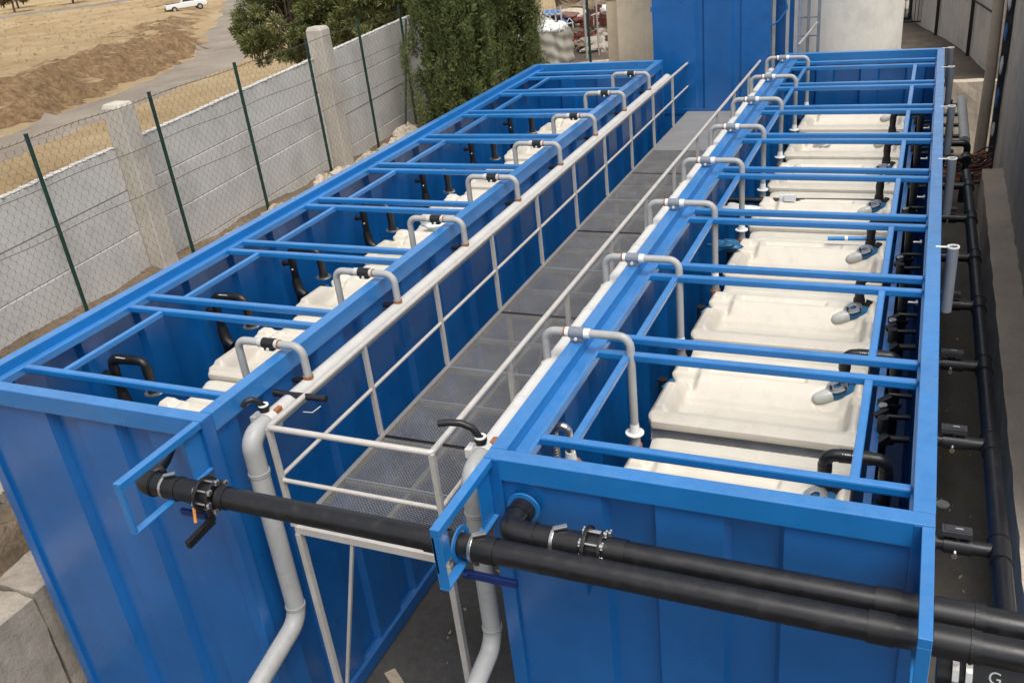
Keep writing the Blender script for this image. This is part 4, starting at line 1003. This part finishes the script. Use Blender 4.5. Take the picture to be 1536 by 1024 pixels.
m = MB(); m.bar((-10.1, 27.4, -1.55), (-9.05, 27.6, -1.45), .16, .04); o = m.build('blue_plank', simple('pale_blue_board', (.35, .45, .6)), bevel=.01); tag(o, 'pale blue board lying across the rubble', 'board')
def crate(x, y, z, w_, h_, label):
    t = thing('red_crate', (x, y, z), label, 'crate', 'red crates in the back yard')
    m = MB()
    for k in range(5): m.box(x - w_ / 2, x + w_ / 2, y - .2, y - .18, z + k * h_ / 5, z + k * h_ / 5 + h_ / 8); m.box(x - w_ / 2, x + w_ / 2, y + .18, y + .2, z + k * h_ / 5, z + k * h_ / 5 + h_ / 8)
    for sx in (-1, 1):
        for sy in (-1, 1): m.box(x + sx * w_ / 2 - .03, x + sx * w_ / 2 + .03, y + sy * .19 - .03, y + sy * .19 + .03, z, z + h_)
    for k in range(6): xx = x - w_ / 2 + k * w_ / 5; m.box(xx - .012, xx + .012, y - .215, y - .203, z, z + h_)
    m.buildall('frame', RED, t)
    m = MB(); m.box(x - w_ / 2 + .04, x + w_ / 2 - .04, y - .16, y + .16, z + .01, z + h_ * .6); m.build('contents', STONE, t)
    return t
crate(-8.80, 27.6, -1.62, .42, .34, 'red slatted crate nearest the fence pole')
crate(-8.35, 28.2, -1.68, .50, .36, 'red crate beside the beige kiosk wall')
crate(-8.62, 29.0, -1.42, .60, .30, 'red crate on the rubble behind the others')
crate(-8.15, 25.4, -1.75, .60, .28, 'red crate low down right of the bulk bag')
junk('white_box', -8.32, 28.1, -1.18, .17, .15, .15, WHITE, 'white carton on top of the rear red crate', 'carton', 150)
for k in range(4):
    junk('red_rag', [-7.65, -7.95, -8.35, -9.1][k], [25.0, 24.6, 24.2, 27.4][k], [-1.6, -1.62, -1.5, -1.38][k], .20, .13, .10, RED, 'red plastic rag on the rubble right of the bulk bag', 'rag', 151 + k)['group'] = 'red rags on the rubble'
m = MB(); m.tube([(-7.2, 21.4, -1.80), (-6.4, 21.2, -1.70), (-5.2, 21.0, -1.62)], .075, 12); o = m.build('concrete_pipe', STONE); tag(o, 'pale pipe lying on the ground behind the left tank', 'pipe')
for k, (x, y, mt, hgt, r_) in enumerate(((-6.5, 21.0, GREENP, 2.6, .035), (-7.3, 23.0, PVC, 3.0, .035), (-8.06, 21.0, BLK, 1.9, .022), (-7.05, 23.4, PVC, 3.0, .025))):
    m = MB(); m.cyl((x, y, -1.95), (x, y, -1.95 + hgt), r_, 10); o = m.build('fence_post', mt)
    tag(o, ['dark green post standing right of the bulk bag', 'tall grey pole behind the bulk bag', 'thin black post beside the cypress', 'thinner grey pole right behind the bulk bag'][k], 'post')
for k in range(26):
    mt = [CONB, simple('dark_scrap_%d' % k, (rnd.uniform(.02, .12), rnd.uniform(.015, .06), rnd.uniform(.012, .05)), .8), DIRT, BARK][k % 4]
    x_, y_ = rnd.uniform(-10.6, -7.0), rnd.uniform(23.6, 29.5)
    o = crumple('scrap_piece', (x_, y_, -1.72 + rnd.uniform(0, .25)), rnd.uniform(.12, .4), rnd.uniform(.1, .3), rnd.uniform(.06, .22), mt, 'x', 'scrap', 400 + k, 9); o.data.polygons.foreach_set('use_smooth', [False] * len(o.data.polygons))
    o['group'] = 'scrap pieces strewn over the back yard'; o['label'] = 'dark lump of scrap strewn over the back yard behind the left tank'
bf = thing('chain_fence', (-9, 26, -1.9), 'old grey rail fence between the cypress and the rubble', 'fence')
m = MB()
for k in range(16): m.box(-12.2 + k * .2, -12.16 + k * .2, 25.98, 26.02, -1.95, -.75 + rnd.uniform(-.05, .05))
m.build('pale', CONW, bf, fixn=False); m = MB(); m.bar((-12.2, 26, -.95), (-9.2, 26, -.95), .04, .05); m.build('rail', CONW, bf)

# ------------------------------------------------------------------ vegetation
def leafcloud(centers, radii, per, leaf, up=.35, seed=0, asp=.35, shell=.55):
    rg = np.random.default_rng(seed); P = []; 
    for (c, r_), n in zip(zip(centers, radii), per):
        d = rg.normal(size=(n, 3)); d /= np.linalg.norm(d, axis=1)[:, None]
        rr_ = (shell + (1 - shell) * rg.random(n) ** .6)[:, None]
        P.append(np.concatenate([np.array(c) + d * rr_ * np.array(r_), d], 1))
    P = np.concatenate(P); n = len(P); c = P[:, :3]; d = P[:, 3:]
    ax = d * (1 - up) + np.array([0, 0, up]) + rg.normal(size=(n, 3)) * .35; ax /= np.linalg.norm(ax, axis=1)[:, None]
    sd = np.cross(ax, rg.normal(size=(n, 3))); sd /= np.linalg.norm(sd, axis=1)[:, None]
    L = (leaf * (.6 + .8 * rg.random(n)))[:, None]; w_ = L * asp
    q = np.stack([c - sd * w_ * .5, c + sd * w_ * .5, c + ax * L + sd * w_ * .25, c + ax * L - sd * w_ * .25], 1)
    return q.reshape(-1, 3)
def cloud_obj(name, q, mat, parent=None):
    n = len(q) // 4; me = bpy.data.meshes.new(name); me.vertices.add(len(q)); me.loops.add(len(q)); me.polygons.add(n)
    off = np.array(parent.location if parent else (0, 0, 0)); me.vertices.foreach_set('co', (q - off).ravel())
    me.loops.foreach_set('vertex_index', np.arange(len(q))); me.polygons.foreach_set('loop_start', np.arange(0, len(q), 4)); me.polygons.foreach_set('loop_total', np.full(n, 4))
    me.update(calc_edges=True); me.validate(); me.materials.append(mat)
    o = bpy.data.objects.new(name, me); COL.objects.link(o)
    if parent: o.parent = parent
    return o
def cypress(x, y, zb, H, Rm, label, seed, n=520):
    t = thing('cypress_tree', (x, y, zb), label, 'tree'); rg = np.random.default_rng(seed); C = []; Rr = []; pe = []
    for k in range(n):
        f = rg.random() ** .85; z = zb + .05 + f * H; rad = Rm * min(1, (f * 6 + .45)) * (1 - .75 * f ** 1.5); a = rg.uniform(0, 2 * math.pi)
        rad *= 1 + .14 * math.sin(3 * a + seed + z * 1.1) + .10 * math.sin(7 * a + z * 3)
        q = rad * (.72 + .34 * rg.random()); s_ = rg.uniform(.09, .17)
        C.append((x + q * math.cos(a), y + q * math.sin(a), z)); Rr.append((s_ * .8, s_ * .8, s_ * 2.4)); pe.append(int(rg.uniform(130, 210)))
    q = leafcloud(C, Rr, pe, .050, .62, seed, .20, .25)
    cloud_obj('crown', q, CYPL, t)
    m = MB(); m.tube([(x, y, zb - .2), (x, y, zb + H * .5), (x, y, zb + H * .95)], .1, 10, rs=[.11, .07, .02])
    for k in range(40):
        a = rg.uniform(0, 6.28); z = zb + rg.uniform(.3, H * .85); m.tube([(x, y, z), (x + Rm * .75 * math.cos(a), y + Rm * .75 * math.sin(a), z + .5)], .02, 5, rs=[.02, .006])
    m.build('trunk', BARK, t)
    # dense dark inner wood and needles
    q2 = leafcloud([(x, y, zb + .3 + (H - .6) * i / 12) for i in range(13)], [(Rm * .72 * (1 - .5 * (i / 12) ** 2),) * 2 + (H / 16,) for i in range(13)], [900] * 13, .10, .5, seed + 5, .6, .5)
    cloud_obj('inner_foliage', q2, CYPL, t)
    return t
cypress(-6.62, 13.1, -1.65, 5.8, 1.0, 'dense green cypress at the back corner of the left tank', 3, 640)
cypress(-6.62, 15.8, -1.8, 6.2, .92, 'second darker cypress close behind the first one', 4, 560)
def pine(x, y, zb, H, Rc, label, seed, n=90, mat=None, leaf=.15, cat='tree', nm='pine_tree', per=(260, 420)):
    t = thing(nm, (x, y, zb), label, cat, 'trees beyond the white wall'); rg = np.random.default_rng(seed)
    m = MB(); top = V((x + rg.uniform(-.3, .3), y, zb + H * .8)); m.tube([(x, y, zb - .3), ((x + top.x) / 2, y + .1, zb + H * .45), top], .16, 10, rs=[.2, .14, .05]); C = []; Rr = []; pe = []
    for k in range(n):
        a = rg.uniform(0, 2 * math.pi); e = rg.uniform(-.7, 1) ; rad = Rc * math.sqrt(max(.05, 1 - e * e * .8)) * rg.uniform(.45, 1.05)
        c = V((x + rad * math.cos(a), y + rad * math.sin(a), zb + H * .62 + e * H * .36)); s_ = Rc * rg.uniform(.12, .22)
        C.append(tuple(c)); Rr.append((s_, s_, s_ * .7)); pe.append(int(rg.uniform(*per)))
        if k % 3 == 0: b0 = V((x, y, zb + H * rg.uniform(.3, .7))); m.tube([b0, b0.lerp(c, .55) + V((0, 0, .15)), c], .03, 6, rs=[.05, .03, .012])
    m.build('trunk', BARK, t); cloud_obj('crown', leafcloud(C, Rr, pe, leaf, .2, seed, .28, .15), mat or PINL, t)
    return t
pine(-24.6, 31.8, -5.3, 6.2, 2.5, 'dark green pine behind the white wall, leftmost of the group', 21, 110)
pine(-21.6, 32.2, -4.9, 5.2, 2.4, 'dark green pine behind the white wall, middle of the group', 22, 110)
pine(-18.2, 31.0, -4.0, 4.9, 2.3, 'dark green pine behind the white wall, beside the cypress', 23, 110)
pine(-24.0, 35.5, -5.3, 8.5, 3.0, 'taller dark pine at the back of the group behind the wall', 24, 100)
pine(-17.0, 34.5, -4.0, 6.5, 2.6, 'dark pine behind the wall near the second cypress', 25, 90)
spots = [(-121, 87, 3.2), (-114, 92, 3.6), (-109, 96, 3.2), (-113, 103, 4.0), (-104, 101, 3.0), (-106, 110, 3.6), (-100, 112, 2.6)]
for k, (x, y, h_) in enumerate(spots):
    pass
far = [(-150, 108, 4.2, DRYL), (-141, 112, 4.6, DRYL), (-152, 122, 5.0, PINL), (-138, 122, 4.2, DRYL), (-143, 134, 5.2, PINL), (-130, 132, 4.4, DRYL), (-133, 144, 5.0, PINL), (-122, 142, 4.4, DRYL), (-118, 156, 5.2, PINL), (-108, 158, 4.8, DRYL), (-170, 112, 5, PINL), (-165, 95, 4.5, DRYL)]
lbls = ['brown', 'olive']
for k, (x, y, h_, mt) in enumerate(far):
    zb = float(height(np.array([x * 1.0]), np.array([y * 1.0]))[0])
    pine(x, y, zb, h_, h_ * .62, ('dry brown' if mt is DRYL else 'dull green') + ' round shrub on the far edge of the field beyond the road', 200 + k, 34, mt, .5, 'shrub', 'far_shrub', (60, 110))['group'] = 'shrubs beyond the far road'
# bushes behind the rubble yard
for k, (x, y, h_, mt) in enumerate(((-13, 36, 3.5, DRYL), (-9.5, 37, 4.0, DRYL), (-6, 36, 3.8, PINL), (-3, 38, 4.2, DRYL), (-11, 42, 5, PINL), (-4.5, 33, 2.6, PINL), (.5, 42, 4, DRYL), (3.5, 40, 4, DRYL))):
    pine(x, y, -2.1, h_, h_ * .55, ('brown thorny' if mt is DRYL else 'dark green') + ' bush closing off the back of the rubble yard', 300 + k, 60, mt, .24, 'bush', 'back_bush', (90, 160))['group'] = 'bushes behind the rubble yard'
# low dry tufts in the field (uncountable)
q = []; rg = np.random.default_rng(77); xs_ = rg.uniform(-150, -44, 2200); ys_ = rg.uniform(25, 150, 2200); sd_ = sdist(np.stack([xs_, ys_], 1)); k_ = sd_ > 3.5
xs_, ys_ = xs_[k_], ys_[k_]; zs_ = height(xs_, ys_)
q = leafcloud([(a, b, c + .02) for a, b, c in zip(xs_, ys_, zs_)], [(.35, .35, .05)] * len(xs_), [8] * len(xs_), .19, .8, 5, .25, .1)
o = cloud_obj('dry_grass', q, leafmat('straw', (.28, .19, .09), (.38, .27, .13), (.48, .36, .19))); tag(o, 'scattered dry straw tufts over the field', 'grass', kind='stuff')
q = leafcloud([(rnd.uniform(-8.1, -5.2), rnd.uniform(-2, 16), -1.68) for k in range(900)], [(.06, .06, .04)] * 900, [7] * 900, .05, .5, 6, .5, .1)
o = cloud_obj('leaf_litter', q, DRYL); tag(o, 'dry leaf litter and weeds on the soil bank', 'litter', kind='stuff')

# ------------------------------------------------------------------ pickup in the field
def pickup(x, y, z, rot):
    t = thing('pickup_truck', (0, 0, 0), 'small white pickup truck parked on the dry field', 'pickup')
    wp = simple('white_car_paint', (.72, .72, .70), .3, var=.04, bmp=0); gl = simple('car_glass', (.03, .035, .04), .12, var=.1, bmp=0)
    def ext(prof, y0, y1, nm, mt, par, bev=.04):
        n = len(prof); m = MB(); m.add([(a, yy, b) for yy in (y0, y1) for a, b in prof], [(i, (i + 1) % n, n + (i + 1) % n, n + i) for i in range(n)] + [tuple(range(n))[::-1], tuple(range(n, 2 * n))]); return m.build(nm, mt, par, bevel=bev)
    b = ext([(-2.5, .45), (-2.5, 1.0), (-.55, 1.05), (-.5, 1.08), (1.25, 1.08), (2.35, .95), (2.5, .75), (2.5, .45)], -.88, .88, 'body', wp, t, .07)
    ext([(-.50, 1.08), (-.35, 1.66), (.65, 1.68), (1.30, 1.08)], -.76, .76, 'cab', wp, t, .06)
    ext([(-.38, 1.14), (-.28, 1.58), (.60, 1.60), (1.10, 1.14)], -.775, .775, 'side_window', gl, t, .01)
    m = MB(); m.bar((.78, 0, 1.60), (1.27, 0, 1.13), 1.36, .03); m.build('windscreen', gl, t)
    m = MB(); m.box(-2.40, -.62, -.72, .72, 1.02, 1.058); m.build('load_bed', BLK, t)
    m = MB(); m.box(2.48, 2.56, -.8, .8, .42, .60); m.box(-2.56, -2.48, -.8, .8, .42, .60); m.build('bumper', BLK, t, bevel=.02)
    for sx in (-1.55, 1.55):
        for sy in (-.82, .82):
            m = MB(); m.cyl((sx, sy - .11, .36), (sx, sy + .11, .36), .36, 24); w_ = m.build('wheel', BLK, t, bevel=.02)
            m = MB(); m.cyl((sx, sy - .12, .36), (sx, sy + .12, .36), .20, 16); m.build('rim', STEEL, w_)
    for sy in (-.62, .62):
        m = MB(); m.box(2.46, 2.515, sy - .16, sy + .16, .72, .86); m.build('headlight', CLEAR, t)
    t.location = (x, y, z); t.rotation_euler = (0, 0, rot)
zc = float(height(np.array([-80.]), np.array([86.]))[0])
pickup(-83.0, 89.5, float(height(np.array([-83.]), np.array([89.5]))[0]) + .02, R(50))
# small scraps on the alley floor
m = MB(); m.add([(-1.95, 1.02, G + .012), (-1.62, .78, G + .012), (-1.55, .86, G + .014), (-1.88, 1.10, G + .018), (-1.95, 1.02, G + .006), (-1.62, .78, G + .006), (-1.55, .86, G + .008), (-1.88, 1.10, G + .012)], [(0, 1, 2, 3), (7, 6, 5, 4), (0, 4, 5, 1), (1, 5, 6, 2), (2, 6, 7, 3), (3, 7, 4, 0)])
o = m.build('wood_strip', WOOD); tag(o, 'pale flat wood strip lying on the alley floor between the tanks', 'strip')
q = leafcloud([(rnd.uniform(-2, 0), rnd.uniform(0, 5), G + .01) for k in range(60)] + [(rnd.uniform(2.5, 3.25), rnd.uniform(0, 12), G + .01) for k in range(80)], [(.03, .03, .004)] * 140, [2] * 140, .035, 0, 9, .6, .1)
o = cloud_obj('floor_debris', q, STONE); tag(o, 'small pale chips of debris on the alley floor', 'debris', kind='stuff')
m = MB(); m.cyl((2.78, 4.95, G + .006), (2.78, 4.95, G + .02), .07, 20); o = m.build('round_lid', CONW); tag(o, 'small pale round lid on the floor of the right alley', 'lid')

# ------------------------------------------------------------------ camera, light, world
CAM = (2.19872495, -3.91760268, 2.97506837)
cam = bpy.data.cameras.new('camera'); co = bpy.data.objects.new('camera', cam); COL.objects.link(co); S.camera = co
cam.sensor_width = 36; cam.lens = 36 * 1353.1115 / 1536; cam.clip_end = 3000; cam.clip_start = .05
co.location = CAM
co.rotation_mode = 'XYZ'
M = Matrix.Rotation(R(26.07069943), 3, 'Z') @ Matrix.Rotation(R(63.48382201), 3, 'X') @ Matrix.Rotation(R(-6.75618701), 3, 'Z')
co.rotation_euler = M.to_euler('XYZ')
w = bpy.data.worlds.new('World'); S.world = w; w.use_nodes = True; nt = w.node_tree; bg = nt.nodes['Background']
sky = nt.nodes.new('ShaderNodeTexSky'); sky.sky_type = 'NISHITA'; sky.sun_disc = False
EL, AZ = R(64), R(132)
sky.sun_elevation = EL; sky.sun_rotation = AZ; sky.air_density = 1.0; sky.dust_density = 3.0; sky.ozone_density = 1.0
hs = nt.nodes.new('ShaderNodeHueSaturation'); hs.inputs['Saturation'].default_value = .28   # thin high overcast
nt.links.new(sky.outputs[0], hs.inputs['Color']); nt.links.new(hs.outputs[0], bg.inputs['Color']); bg.inputs['Strength'].default_value = .13
sun = bpy.data.lights.new('sun', 'SUN'); sun.energy = 1.8; sun.angle = R(34); sun.color = (1, .94, .86)
so = bpy.data.objects.new('sun', sun); COL.objects.link(so)
dirv = V((math.sin(AZ) * math.cos(EL), math.cos(AZ) * math.cos(EL), math.sin(EL)))
so.rotation_euler = dirv.to_track_quat('Z', 'Y').to_euler()
S.view_settings.view_transform = 'Standard'; S.view_settings.look = 'None'; S.view_settings.exposure = 0.55; S.view_settings.gamma = 1
for o in bpy.data.objects:
    if '_o' in o: del o['_o']
